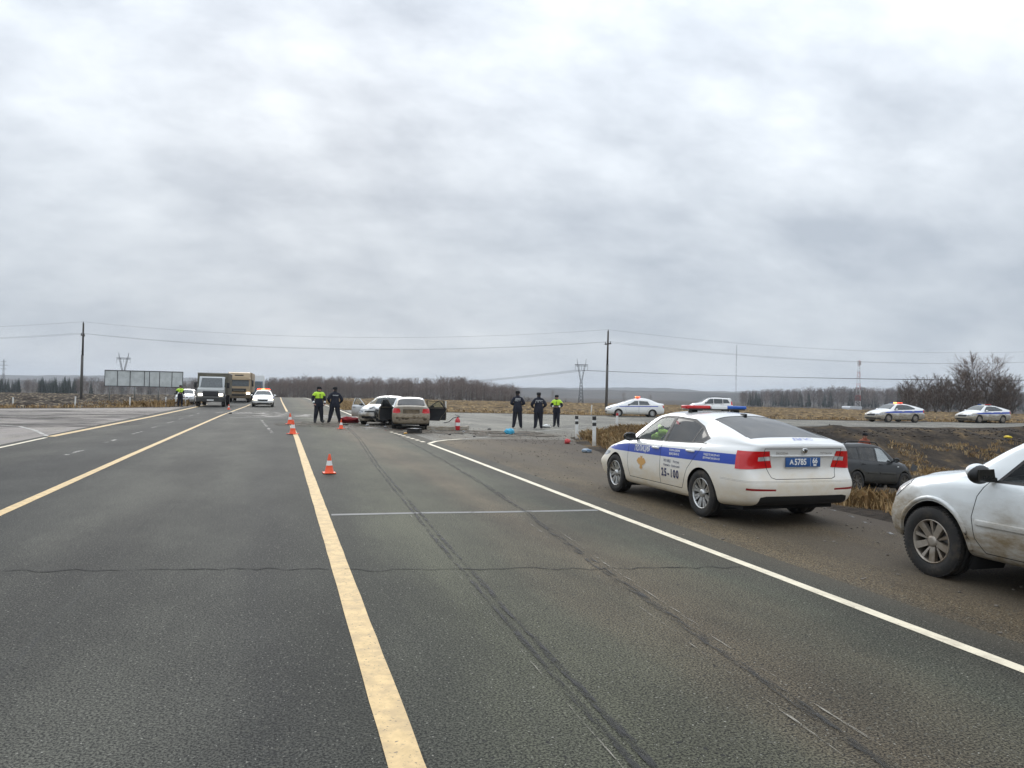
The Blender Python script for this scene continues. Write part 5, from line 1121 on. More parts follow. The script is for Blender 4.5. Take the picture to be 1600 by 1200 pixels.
# fire extinguisher
fe = empty('fire_extinguisher', (7.45, 32.15, -.004)); rd_ = M('extinguisher_red', (.50, .015, .02), .35, coat=.4)
MB().lathe([(.0001, 0), (.075, 0), (.08, .02), (.08, .34), (.07, .40), (.03, .44), (.028, .47)], 20).build('cylinder', rd_, fe); MB().box((-.025, -.02, .47), (.07, .02, .50), 0, .006).build('valve', MAT_BLK, fe); MB().tube([(.05, 0, .52), (-.09, 0, .56)], .010, 5).build('lever', MAT_BLK, fe)
MB().tube([(-.02, .0, .48), (-.14, .02, .44), (-.28, .05, .30), (-.45, .05, .26)], .014, 6).build('hose', MAT_BLK, fe); MB().lathe([(.0808, .16), (.0808, .28)], 20, a0=R(200), a1=R(340)).build('instruction_panel', WHT, fe); fe.scale = (1.35, 1.35, 1.2)
tag(fe, 'red fire extinguisher standing on the road by the torn bumper', 'fire extinguisher')
# torn bumper, wheel, rags and scraps
def bent_bar(name, pts, w, h, mat, label, cat, sub=None):
    root = mkobj(name, None)
    P = [Vector(p) for p in pts]; vs = []
    for i, p in enumerate(P):
        d = (P[min(i+1, len(P)-1)]-P[max(i-1, 0)]).normalized(); n = Vector((-d.y, d.x, 0)).normalized()
        vs += [p+n*w/2, p+n*w/2*.8+Vector((0, 0, h)), p-n*w/2*.8+Vector((0, 0, h*.9)), p-n*w/2]
    fs = [(i*4+k, i*4+(k+1) % 4, i*4+4+(k+1) % 4, i*4+4+k) for i in range(len(P)-1) for k in range(4)]+[(3, 2, 1, 0), tuple(range(len(P)*4-4, len(P)*4))]
    bpy.data.objects.remove(root); o = MB().add(vs, fs).build(name, mat); return tag(o, label, cat)
bent_bar('torn_bumper', [(6.15, 32.35, .0), (6.5, 32.20, .0), (7.0, 32.12, .0), (7.5, 32.2, .0), (7.85, 32.35, .0), (8.02, 32.62, .02)], .16, .17, PRIP, 'white torn off bumper lying behind the red fire extinguisher', 'bumper')
tw = empty('loose_wheel', (5.15, 29.75, .095)); w_ = wheel(tw, 0, 0, 0, .30, .19, 1, 'steel', 5); w_.rotation_euler = (R(90), 0, .4); w_.name = 'tyre'
tag(tw, 'black spare wheel lying flat behind the silver saloon', 'wheel')
def scrap(name, x, y, r, mat, label, cat, seed, z=None):
    z = (max(H1(x, y), -.005) if z is None else z); mb = MB(); rg = random.Random(seed)
    mb.blob((0, 0, r[2]*.8), r, 3, 0, .22, seed); o = mb.build(name, mat)
    for v in o.data.vertices: v.co.z = max(0, v.co.z)
    o.location = (x, y, z); o.rotation_euler = (0, 0, rg.uniform(0, 3)); return tag(o, label, cat)
scrap('blanket', 3.35, 38.6, (.55, .38, .17), M('red_blanket', (.22, .008, .012), .9, var=.3, bump=.3, bscale=12), 'dark red crumpled blanket on the road near the officers', 'blanket', 1)
scrap('bag', 8.95, 29.3, (.19, .14, .13), M('blue_bag', (.06, .40, .60), .5, var=.15), 'light blue bag on the junction asphalt', 'bag', 2)
bent_bar('wiper_strip', [(9.2, 29.4, 0), (9.5, 29.42, .0), (9.85, 29.38, 0)], .06, .03, MAT_BLK, 'black rubber strip lying beside the blue bag', 'strip')
scrap('sheet', 12.55, 35.0, (.36, .2, .09), M('white_sheet', (.70, .70, .68), .8, var=.1), 'crumpled white sheet by the third officer', 'sheet', 4)
scrap('plastic_lump', 9.35, 23.9, (.10, .10, .09), M('red_plastic', (.55, .05, .05), .4), 'small red plastic lump at the edge of the dirt', 'litter', 5)
scrap('bag', 8.55, 20.3, (.15, .10, .06), M('dark_blue_bag', (.05, .12, .22), .5, col2=(.35, .42, .48), nscale=9), 'dark blue crumpled bag below the banded posts', 'bag', 6)
scrap('bottle', 8.3, 18.35, (.10, .08, .055), M('bright_blue_plastic', (.03, .10, .50), .35), 'bright blue plastic scrap beside the police car front wheel', 'litter', 7)
scrap('lamp_fragment', 4.72, 29.3, (.09, .05, .03), M('amber_lens', (.75, .38, .02), .3), 'amber lamp fragment next to the spare wheel', 'fragment', 8)
scrap('bag', 33.4, 27.6, (.22, .12, .07), M('yellow_plastic', (.75, .55, .02), .5), 'yellow plastic scrap on the dark ditch bank', 'litter', 9)
for k, (x, y, sx_) in enumerate(((7.35, 30.6, .10), (9.1, 32.9, .09), (3.0, 36.0, .12), (4.6, 34.2, .10), (6.4, 28.9, .08), (7.0, 27.4, .07), (3.9, 35.2, .14), (2.2, 40.0, .1), (-2.9, 50.3, .14))):
    scrap('debris_fragment', x, y, (sx_, sx_*.6, sx_*.35), MAT_BLK if k % 3 else M('grey_plastic', (.25, .25, .25), .6), 'small dark plastic fragment scattered over the junction asphalt', 'fragment', 30+k)['group'] = 'crash fragments on the road'

# ------------------------------------------------------------------ roadside sign panel, poles, wires, pylons, masts
bb = empty('roadside_hoarding', (-12.4, 79.6, H1(-12.4, 79.6)), R(-3)); GP = M('galvanised_steel', (.30, .32, .32), .5, .5, var=.1)
for k, x in enumerate((-3.05, -.85, 1.25, 3.0)): MB().tube([(x, .12, 0), (x, .12, 3.35)], .055, 8).build('leg', GP, bb)
xs = [-3.45, -2.35, -1.25, .0, .45, 1.35, 2.45, 3.42]
for a, b_ in zip(xs[:-1], xs[1:]): MB().box((a+.02, -.02, 1.93), (b_-.02, .01, 3.36), 0, .0).build('panel', M('grey_sign_panel', (.62, .65, .64), .6, 0., col2=(.48, .51, .50), nscale=1.3, thr=(.35, .65)), bb)
for x in xs: MB().box((x-.022, -.05, 1.90), (x+.022, .06, 3.40)).build('frame_post', MAT_BLK, bb)
for z in (1.90, 3.38): MB().box((-3.47, -.055, z-.03), (3.44, .065, z+.03)).build('frame_rail', MAT_BLK, bb)
tag(bb, 'long grey panel hoarding on four steel legs before the ploughed field', 'hoarding')
WD = M('weathered_pole_wood', (.055, .046, .038), .9, var=.25, nscale=3, stretch=(1, 1, .1)); INS = M('dark_insulator', (.05, .05, .055), .4)
def utility_pole(x, y, h, label, lean):
    z = H1(x, y); root = empty('utility_pole', (x, y, z)); root.rotation_euler = lean
    MB().tube([(0, 0, -.3), (0, 0, 3.0), (0, 0, h*.6)], [.15, .14, .125], 10).build('pole_foot', M('concrete_stub', (.10, .095, .088), .9, var=.15), root)
    MB().tube([(.02, .05, h*.58), (.01, .03, h)], [.105, .085], 10).build('shaft', WD, root)
    for zz in (h*.6, h*.64): MB().lathe([(.14, zz-.02), (.15, zz), (.14, zz+.02)], 12).build('binding', MAT_BLK, root)
    ca = MB().box((-.06, -.72, h-1.42), (.06, .72, h-1.30)).build('cross_arm', WD, root); tips = []
    for yy in (-.62, .62):
        MB().lathe([(.02, h-1.30), (.045, h-1.24), (.045, h-1.16), (.02, h-1.12)], 8, o=(0, yy, 0)).build('insulator', INS, ca); tips.append((0, yy, h-1.14))
    MB().lathe([(.02, h), (.05, h+.05), (.05, h+.13), (.02, h+.17)], 8).build('insulator', INS, root); tips.append((0, 0, h+.15))
    tag(root, label, 'utility pole', 'utility poles beside the fields'); return [Vector(t)+Vector((x, y, z)) for t in tips]
P0 = utility_pole(-20.8, 93.2, 8.75, 'dark wooden utility pole rising from the ploughed field', (0, R(.1), 0)); P1 = utility_pole(33.1, 73.5, 8.85, 'dark wooden utility pole behind the clean police saloon', (0, R(.4), 0))
PL = [p+Vector((-54, 20, 0)) for p in P0]; PR = [p+Vector((64, -4, .1)) for p in P1]; PR2 = [p+Vector((75, 8, .2)) for p in PR]
MW = M('power_wire', (.035, .035, .037), .6)
def wire(a, b, sag, r=.0075, n=18, label='thin dark power line strung between the utility poles', grp='power lines'):
    pts = [a.lerp(b, t)-Vector((0, 0, sag*4*t*(1-t))) for t in np.linspace(0, 1, n)]
    return tag(MB().tube(pts, r, 4, cap=False).build('power_line', MW), label, 'power line', grp)
for A, B, w_ in ((PL, P0, 'leading from the ploughed field pole away from the highway'), (P0, P1, 'spanning the highway from pole to pole'), (P1, PR, 'from the police saloon pole over the mast'), (PR, PR2, 'running on above the thicket')):
    for k, (a, b) in enumerate(zip(A, B)): wire(a, b, 1.25, label=('single upper power line ' if k == 2 else 'lower paired power line ')+w_)
def pylon(x, y, h, label, z=None, mat=None, w=1.0, kind='v', sx=.8):
    z = H1(x, y) if z is None else z; root = empty('pylon', (x, y, z), R(-17)); m = mat or M('pylon_steel', (.12, .125, .13), .6, .3); s = h/28; zw = h*.56
    def leg(nm, pts, r=.13): return MB().tube(pts, r*s, 4).build(nm, m, root)
    root.scale = (sx, sx, 1); b0, b1 = 2.3*s*w, .75*s*w
    for sx_ in (1, -1):
        for sy in (1, -1): leg('leg', [(b0*sx_, b0*sy, 0), (b1*sx_, b1*sy, zw)], .17)
    for k in range(8):
        t0, t1 = k/8, (k+1)/8; w0 = b0+(b1-b0)*t0; w1 = b0+(b1-b0)*t1
        for sy in (1, -1): leg('brace', [(-w0, w0*sy, zw*t0), (w1, w1*sy, zw*t1)], .09); leg('brace', [(w0, w0*sy, zw*t0), (-w1, w1*sy, zw*t1)], .09)
    if kind == 'v':
        for sx_ in (1, -1):
            for sy in (1, -1): leg('horn', [(b1*sx_, b1*sy, zw), (3.3*s*sx_, .5*s*sy, h*.88), (3.9*s*sx_, 0, h)], .15)
            for k in range(5):
                t0, t1 = k/5, (k+1)/5; f = lambda t: (sx_*(b1+(3.3*s-b1)*t), zw+(h*.88-zw)*t); g_ = lambda t: (sx_*(b1*.2+(2.3*s-b1*.2)*t), zw+(h*.88-zw)*t)
                leg('brace', [(f(t0)[0], 0, f(t0)[1]), (g_(t1)[0], 0, g_(t1)[1])], .08)
            leg('horn', [(b1*.2*sx_, 0, zw), (2.3*s*sx_, 0, h*.88)], .12)
        leg('cross_arm', [(-5.6*s, 0, h*.88), (5.6*s, 0, h*.88)], .2); leg('cross_arm', [(-5.2*s, 0, h*.855), (5.2*s, 0, h*.855)], .14)
        for x_ in (-5.2, 0, 5.2): leg('insulator', [(x_*s, 0, h*.86), (x_*s, 0, h*.77)], .11)
        tips = [Vector((x+math.cos(R(-17))*x_*s*sx, y+math.sin(R(-17))*x_*s*sx, z+h*.77)) for x_ in (-5.2, 0, 5.2)]
    else:
        for sx_ in (1, -1):
            for sy in (1, -1): leg('leg', [(b1*sx_, b1*sy, zw), (.2*s*sx_, .2*s*sy, h)], .13)
        for q, l in ((.70, 3.4), (.82, 4.6), (.93, 3.0)): leg('cross_arm', [(-l*s, 0, h*q), (l*s, 0, h*q)], .16)
        tips = [Vector((x, y, z+h*q)) for q in (.7, .82, .93)]
    tag(root, label, 'pylon', 'lattice pylons across the country'); return tips
t1 = pylon(125.9, 306.5, 22.0, 'grey lattice pylon with Y shaped head behind the stubble field', sx=.66)
t2 = pylon(-79.3, 442.9, 24.0, 'lattice pylon head rising above the grey hoarding'); pylon(-209.8, 692.3, 25, 'far slender lattice pylon by the dark wood', kind='m')
for a, b in zip(t1, [Vector((30, 640, 7)), Vector((36, 644, 7)), Vector((42, 648, 7))]): wire(a, b, 4, .05, label='thin line sagging from the Y shaped pylon towards the wood', grp='high voltage lines')
for a, b in zip(t1, [Vector((420, 190, 16)), Vector((426, 194, 16)), Vector((432, 198, 16))]): wire(a, b, 3, .05, label='thin line running from the Y shaped pylon past the mast', grp='high voltage lines')
def mast(x, y, h, w, label, colours, name):
    z = H1(x, y); root = empty(name, (x, y, z)); n = 9
    for k in range(n):
        m = colours[k % len(colours)]; z0, z1 = h*k/n, h*(k+1)/n; f = lambda t: w*(1-t*.72)
        sec = MB()
        for i in range(3):
            a, a2 = 2*math.pi*i/3+.4, 2*math.pi*(i+1)/3+.4; p = lambda an, zz: (f(zz/h)*math.cos(an), f(zz/h)*math.sin(an), zz)
            r = .028*w+.035; sec.tube([p(a, z0), p(a, z1)], r, 4); sec.tube([p(a, z0), p(a2, (z0+z1)/2)], r*.6, 3); sec.tube([p(a2, (z0+z1)/2), p(a, z1)], r*.6, 3); sec.tube([p(a, z1), p(a2, z1)], r*.6, 3)
        tag(sec.build('lattice_section', m, root), kind='stuff')
    tag(root, label, 'mast'); return root, z
MR1 = M('mast_red', (.40, .055, .045), .6); MW1 = M('mast_white', (.62, .60, .58), .6); MG1 = M('mast_grey', (.22, .23, .24), .6)
ms, mz = mast(307.9, 344.7, 29.0, 1.9, 'red and white lattice mast beside the distant wood', (MR1, MW1), 'radio_mast')
for k in range(3): MB().box((-1.3+k*.9, -.4, 26.6), (-.8+k*.9, -.1, 28.8)).build('antenna_panel', MW1, ms)
ms2, _ = mast(288.8, 434.3, 42.0, .55, 'very thin tall grey mast standing before the hills', (MG1,), 'radio_mast')
hut = MB().box((-5, -3, 0), (3, 3, 2.8)).prism([(-5.2, 2.8), (3.2, 2.8), (2.6, 3.6), (-4.6, 3.6)], -3.2, 3.2, 'y').build('equipment_hut', M('pale_hut', (.62, .63, .65), .7)); hut.location = (302, 342, H1(302, 342)); tag(hut, 'small pale hut at the foot of the red and white mast', 'hut')

# --- stains and bits round the wrecks
def stain(pts, z, mat):
    rg = random.Random(len(pts)*7+int(pts[0][0]*10)); n = 40; cx_ = sum(p[0] for p in pts)/len(pts); cy_ = sum(p[1] for p in pts)/len(pts)
    return poly_sheet('road_stain', pts, z, mat, road)
def oval(cx_, cy_, rx, ry, seed, n=36):
    rg = np.random.RandomState(seed); a = np.linspace(0, 2*math.pi, n, endpoint=False); k = 1+.35*(vnoise(np.cos(a)*1.5+seed, np.sin(a)*1.5, seed)-.5)*2; return [(cx_+rx*math.cos(t)*q, cy_+ry*math.sin(t)*q) for t, q in zip(a, k)]
OILM = M('oil_stain', (.020, .019, .018), .55, alpha=(1.3, .40, .62, (1, .5, 1))); DIRTM = M('mud_spill', (.085, .066, .045), .9, alpha=(1.6, .38, .60, (1, .5, 1)), var=.25)
stain(oval(4.6, 35.3, 2.4, 2.2, 3), .0075, OILM); stain(oval(2.4, 37.0, 2.6, 2.6, 4), .0082, DIRTM); stain(oval(6.8, 31.0, 2.4, 2.0, 5), .0089, DIRTM); stain(oval(1.4, 47.5, 3.2, 2.5, 6), .0096, OILM); stain(oval(-1.5, 52, 2.2, 2.5, 8), .0103, OILM)
stain(oval(9.0, 29.6, 2.2, 2.4, 9), .0110, DIRTM)
APM = M('apron_tyre_dirt', (.055, .048, .042), .85, alpha=(1.1, .45, .66, (.35, 1.6, 1)))
poly_sheet('road_stain', oval(-16, 36, 9, 7, 12), .0015, APM, bpy.data.objects['junction_apron']); poly_sheet('road_stain', oval(-12, 48, 7, 6, 14), .0025, APM, bpy.data.objects['junction_apron'])
def bits(label, n, cx_, cy_, sp_, size, mats, seed):
    rg = random.Random(seed); mb = MB()
    for k in range(n):
        x, y = cx_+rg.gauss(0, sp_), cy_+rg.gauss(0, sp_*.9); r = size*rg.uniform(.4, 1.8); a = rg.uniform(0, 3); xf = Matrix.Translation((x, y, .012)) @ Matrix.Rotation(a, 4, 'Z') @ Matrix.Rotation(rg.uniform(-.4, .4), 4, 'X'); mb.box((-r, -r*.4, 0), (r, r*.4, r*.15), rg.randrange(len(mats)), 0, xf)
    return tag(mb.build('debris', mats), label, kind='stuff')
bits('glass and plastic bits strewn round the crashed saloons', 230, 5.0, 33.5, 2.0, .022, [MAT_BLK, MAT_BLK, MAT_DISC, MAT_BLK, MAT_REDD], 5); bits('plastic bits strewn over the junction', 90, 8.5, 30.5, 1.8, .028, [MAT_BLK, MAT_BLK, MAT_DISC], 6)
# ------------------------------------------------------------------ people
def at_(px, d): return (math.sin(R(17.1))*d+math.cos(R(17.1))*d*(px-800)/1180, math.cos(R(17.1))*d-math.sin(R(17.1))*d*(px-800)/1180)
NAVY = M('navy_uniform_cloth', (.011, .013, .024), .9, var=.25, nscale=8); NAVYT = M('navy_trousers', (.012, .013, .021), .9, var=.2, nscale=8); BOOT = M('black_boots', (.010, .010, .010), .6); SKIN = M('skin', (.48, .27, .20), .6, var=.06)
HIVIS = M('hi_vis_yellow', (.50, .78, .04), .6, emit=None, var=.06); REFL = M('reflective_white', (.75, .76, .75), .4); FUR = M('dark_fur_hat', (.010, .010, .012), .95, bump=.4, bscale=60); HAIR = M('dark_hair', (.03, .02, .015), .8)
def skin_body(V, Ed, Rr, root_i, sub=2):
    me = bpy.data.meshes.new('sk'); me.from_pydata(V, Ed, []); o = bpy.data.objects.new('sk', me); COL.objects.link(o)
    m = o.modifiers.new('s', 'SKIN'); m.use_smooth_shade = True; m.branch_smoothing = .6
    for i, r in enumerate(Rr):
        sv_ = me.skin_vertices[0].data[i]; sv_.radius = r if isinstance(r, tuple) else (r, r); sv_.use_root = (i == root_i)
    s = o.modifiers.new('ss', 'SUBSURF'); s.levels = sub; s.render_levels = sub
    dg = bpy.context.evaluated_depsgraph_get(); out = bpy.data.meshes.new_from_object(o.evaluated_get(dg)); bpy.data.objects.remove(o); bpy.data.meshes.remove(me); return out
def person(loc, rz, label, arms, legs=None, top=NAVY, vest=None, cuffs=False, hat=True, tall=1.0, bend=0., head_turn=0., seated=False, back_text=None, bulk=1.0, trousers=NAVYT):
    """arms: ((elbow, wrist) left, right) in metres, x right, y forward. legs: ((knee, ankle) left, right)"""
    V = []; Ed = []; Rr = []; bone = []
    def add(p, r, par=None, b=None):
        V.append(p); Rr.append(r); i = len(V)-1
        if par is not None: Ed.append((par, i)); bone.append((par, i, b))
        return i
    B = bulk*1.22
    pel = add((0, 0, .95), (.168*B, .13*B)); w1 = add((0, .01+bend*.10, 1.12), (.165*B, .132*B), pel, 'torso'); ch = add((0, .01+bend*.25, 1.32), (.172*B, .132*B), w1, 'torso'); nb = add((0, bend*.34, 1.46), (.125, .10), ch, 'torso')
    nk = add((0, .012+bend*.40, 1.53), (.055, .058), nb, 'neck'); hd = add((0, .03+bend*.45, 1.61), (.073, .088), nk, 'head'); ht = add((0, .02+bend*.46, 1.71), (.066, .078), hd, 'head')
    hands = []
    for s, (el, wr) in zip((-1, 1), arms):
        sh = add((.165*s, bend*.30, 1.425), (.078*B, .080*B), nb, 'torso'); e_ = add(el, .064*B, sh, 'upper'); w_ = add(wr, .050*B, e_, 'fore')
        d = (Vector(wr)-Vector(el)).normalized(); side = d.cross(Vector((0, 0, 1)) if abs(d.z) < .9 else Vector((0, 1, 0))).normalized(); nrm = side.cross(d)
        pm = add(tuple(Vector(wr)+d*.075), (.036, .020), w_, 'hand')
        for q, ln in ((-.026, .062), (-.009, .074), (.009, .070), (.026, .056)):
            a = Vector(wr)+d*.085+side*q; k1 = add(tuple(a+d*ln*.55+nrm*.006), .0095, pm, 'hand'); add(tuple(a+d*ln*.85+nrm*.028), .008, k1, 'hand')
        t1 = add(tuple(Vector(wr)+d*.045+side*(.042*s)), .0105, w_, 'hand'); add(tuple(Vector(wr)+d*.085+side*(.055*s)+nrm*.012), .009, t1, 'hand'); hands.append(Vector(wr)+d*.1)
    legs = legs or (((-.115, .02, .50), (-.125, -.02, .10)), ((.115, .02, .50), (.125, -.02, .10)))
    for s, (kn, an) in zip((-1, 1), legs):
        hp = add((.092*s, 0, .88), (.105*B, .110*B), pel, 'leg'); k = add(kn, (.082*B, .086*B), hp, 'leg'); a = add(an, (.086, .088), k, 'leg')
        fd = Vector((.25*s, 1, 0)).normalized(); hl = add((an[0], an[1]-.035, an[2]-.055), (.055, .05), a, 'foot'); add((an[0]+fd.x*.16, an[1]+fd.y*.17, an[2]-.065), (.058, .042), a, 'foot')
    me = skin_body(V, Ed, Rr, pel); me.name = 'person'
    mats = [top, trousers, BOOT, SKIN, REFL]
    for m in mats: me.materials.append(m)
    rad = lambda i: (min(Rr[i]) if isinstance(Rr[i], tuple) else Rr[i])
    segs = [(Vector(V[a]), Vector(V[b]), nm, rad(b) if nm == 'hand' else (rad(a)+rad(b))/2) for a, b, nm in bone]
    n = len(me.polygons); co = np.empty(len(me.vertices)*3); me.vertices.foreach_get('co', co); co = co.reshape(-1, 3); cen = np.array([co[list(p.vertices)].mean(0) for p in me.polygons]); best = np.full(n, 1e9); nmidx = np.zeros(n, int); names = sorted(set(s_[2] for s_ in segs)); tt = np.zeros(n)
    for a, b, nm, rd0 in segs:
        a_, b_ = np.array(a), np.array(b); d = b_-a_; t = np.clip(((cen-a_)@d)/max(1e-9, d@d), 0, 1); dist = np.linalg.norm(cen-a_-t[:, None]*d, axis=1)-rd0*.8; k = dist < best; best[k] = dist[k]; nmidx[k] = names.index(nm); tt[k] = t[k]
    mi = np.zeros(n, int)
    for i, nm in enumerate(names):
        k = nmidx == i; mi[k] = {'torso': 0, 'upper': 0, 'fore': 0, 'neck': 3, 'head': 3, 'hand': 3, 'leg': 1, 'foot': 2}[nm]
        if nm == 'torso': mi[k & (cen[:, 2] < .80)] = 1
        if nm == 'leg': mi[k & (cen[:, 2] > .80) & (not seated)] = 0
        if nm == 'fore' and cuffs: mi[k & (tt > .55) & (tt < .92)] = 4
    me.polygons.foreach_set('material_index', mi.astype(np.int32)); me.update()
    o = mkobj('person', me); o.location = loc; o.rotation_euler = (0, 0, rz); o.scale = (tall,)*3
    hc = Vector(V[hd]); HT = Matrix.Translation(hc) @ Matrix.Rotation(head_turn, 4, 'Z')
    nn0 = np.empty(len(me.vertices)*3); me.vertices.foreach_get('normal', nn0); nn0 = nn0.reshape(-1, 3); keep = [tuple(p.vertices) for p, i, c_ in zip(me.polygons, nmidx, cen) if names[i] in ('torso', 'leg') and .79 < c_[2] < 1.40]
    if not seated and keep:                                       # loose jacket with a hem below the hips
        used = sorted({v for f in keep for v in f}); mp = {v: k for k, v in enumerate(used)}; fl = np.clip((1.35-co[:, 2])/.55, 0, 1)[:, None]
        MB().add([tuple(p_) for p_ in (co+nn0*(.004+.034*fl))[used]], [tuple(mp[v] for v in f) for f in keep], 0, True).build('jacket', top, o, fix=False)
        MB().lathe([(.098, -.02), (.088, .05), (.080, .062)], 14, o=(0, .005+bend*.37, 1.50)).build('collar', top, o)
    if vest:
        nn = np.empty(len(me.vertices)*3); me.vertices.foreach_get('normal', nn); nn = nn.reshape(-1, 3); vs = co+nn*.030; keep = []
        for p, i, c_ in zip(me.polygons, nmidx, cen):
            if names[i] == 'torso' and c_[2] > vest[0] and c_[2] < 1.50 or names[i] == 'upper' and c_[2] > vest[1]: keep.append(tuple(p.vertices))
        used = sorted({v for f in keep for v in f}); mp = {v: k for k, v in enumerate(used)}
        mb = MB(); mb.add([tuple(vs[v]) for v in used], [tuple(mp[v] for v in f) for f in keep], 0, True); mb.build('vest', HIVIS, o, fix=False)
        if vest[0] > 1.1 and not seated: MB().box((-.012, .13, vest[0]), (.012, .185, 1.42)).build('zip_strip', NAVY, o)
    MB().lathe([(.086, -.06), (.092, .0), (.090, .06)], 12, a0=R(200), a1=R(340), o=(0, -.012, 0)).build('hair', HAIR, o).matrix_local = HT
    if hat:
        hb_ = MB(); hb_.lathe([(.098, -.012), (.108, .02), (.106, .07), (.09, .105), (.0001, .118)], 18, o=(0, -.012, .055)); ho = hb_.build('fur_hat', FUR, o); ho.matrix_local = HT
        MB().box((-.075, .075, .045), (.075, .112, .105), 0, .012).build('hat_flap', FUR, ho)
    else:
        ho = MB().lathe([(.083, 0), (.09, .03), (.08, .08), (.0001, .105)], 16, o=(0, -.012, .045)).build('hair', HAIR, o); ho.matrix_local = HT
    fc = MB().prism([(-.011, -.028), (.011, -.028), (.007, .022), (-.007, .022)], .078, .108, 'y', taper=[(-.014, -.03), (.014, -.03), (.004, .01), (-.004, .01)]).build('nose', SKIN, o); fc.matrix_local = HT
    for s in (1, -1):
        MB().blob((.032*s, .082, .018), (.011, .006, .007), 1).build('eye', HAIR, o).matrix_local = HT; MB().blob((.078*s, 0, 0), (.012, .022, .032), 1).build('ear', SKIN, o).matrix_local = HT
    MB().box((-.024, .076, -.052), (.024, .088, -.043)).build('mouth', M('lips', (.30, .12, .10), .6), o).matrix_local = HT
    if back_text:
        for t, z, sz in back_text:
            tm = text_mesh(t, sz, M('grey_back_lettering', (.55, .56, .56), .6), bold=.003)
            bv = BVHTree.FromPolygons([tuple(c_) for c_ in co], [tuple(p.vertices) for p in me.polygons])
            for v in tm.vertices:
                h = bv.ray_cast(Vector((v.co.x, -1, z+v.co.y)), Vector((0, 1, 0))); v.co = Vector((v.co.x, (h[0].y if h[0] else -.12)-.008, z+v.co.y))
            tm.update(); mkobj('lettering', tm, o)
    return tag(o, label, 'person')
def arm(s, el, wr): return ((el[0]*s, el[1], el[2]), (wr[0]*s, wr[1], wr[2]))
HANG = lambda s: arm(s, (.27, -.02, 1.16), (.27, .08, .93)); POCKET = lambda s: arm(s, (.31, -.05, 1.16), (.26, .10, .97)); FRONT_ = lambda s: arm(s, (.32, -.02, 1.17), (.10, .20, 1.12)); AKIMBO = lambda s: arm(s, (.36, -.06, 1.17), (.25, .14, 1.05))
def stance(w, f=0.): return (((-.10-w*.45, .03+f, .50), (-.11-w, -.02+f*.5, .10)), ((.10+w*.45, .03-f, .50), (.11+w, -.02-f*.5, .10)))
person((1.85, 38.05, .004), R(195), 'officer in navy uniform with bright yellow shoulders and white cuffs facing his colleague', (POCKET(-1), POCKET(1)), stance(.06), vest=(1.20, 1.34), cuffs=True, tall=1.0, bulk=1.06, head_turn=R(25))
person((2.62, 38.1, .004), R(8), 'broad officer in dark jacket standing legs apart beside the one with yellow shoulders', (arm(-1, (.33, -.02, 1.16), (.22, .18, 1.02)), arm(1, (.36, -.03, 1.14), (.27, .14, .98))), stance(.15, .03), bulk=1.14, tall=1.0, head_turn=R(20), back_text=[('ПОЛИЦИЯ', 1.36, .055)])
person((10.84, 34.25, -.004), R(-14), 'officer in dark jacket with lettered back, head bowed over his hands', (FRONT_(-1), FRONT_(1)), stance(.06, .02), bulk=1.06, tall=1.0, bend=.10, head_turn=R(-30), back_text=[('ДПС', 1.37, .12), ('ГИБДД', 1.27, .075)])
person((11.74, 33.8, -.004), R(-10), 'stout officer with DPS lettering on his back and elbows out', (AKIMBO(-1), AKIMBO(1)), stance(.03, .0), bulk=1.16, tall=.97, back_text=[('ДПС', 1.33, .17)])
person((13.4, 35.8, -.004), R(150), 'slim officer with yellow shoulders and white cuffs facing the stout officer', (FRONT_(-1), FRONT_(1)), stance(.0, .05), vest=(1.20, 1.34), cuffs=True, tall=.91, bulk=.94, head_turn=R(25))
person((-7.5, 64.9, .0), R(200), 'officer with bright yellow shoulders beside the grey lorry', (HANG(-1), FRONT_(1)), stance(.02, .03), vest=(1.20, 1.34), cuffs=True, tall=.97, bulk=1.0, head_turn=R(-30))
JPX, JPY = at_(1352, 33.)
person((JPX, JPY, -1.52), R(170), 'person in rust coloured jacket and dark hat behind the black off road car', (HANG(-1), HANG(1)), None, top=M('rust_jacket', (.26, .075, .04), .85), tall=1.0, bend=.05)
# a lime green vest thrown on the dashboard of the parked police car
vm = Matrix.Translation(pc.location) @ Matrix.Rotation(pc.rotation_euler.z, 4, 'Z')
vb = MB().blob((0, 0, .02), (.17, .20, .10), 4, 0, .10, 4).blob((-.10, .06, .10), (.09, .10, .07), 3, 0, .12, 5)
vb.tube([(-.02, .02, .06), (.02, .05, .16), (-.03, .09, .21), (-.09, .08, .19)], [.055, .042, .036, .03], 10)
vo = vb.build('safety_vest', HIVIS); vo.matrix_world = vm @ Matrix.Translation((3.12, .32, .955)); tag(vo, 'crumpled lime green vest on the dashboard of the parked police saloon', 'vest')
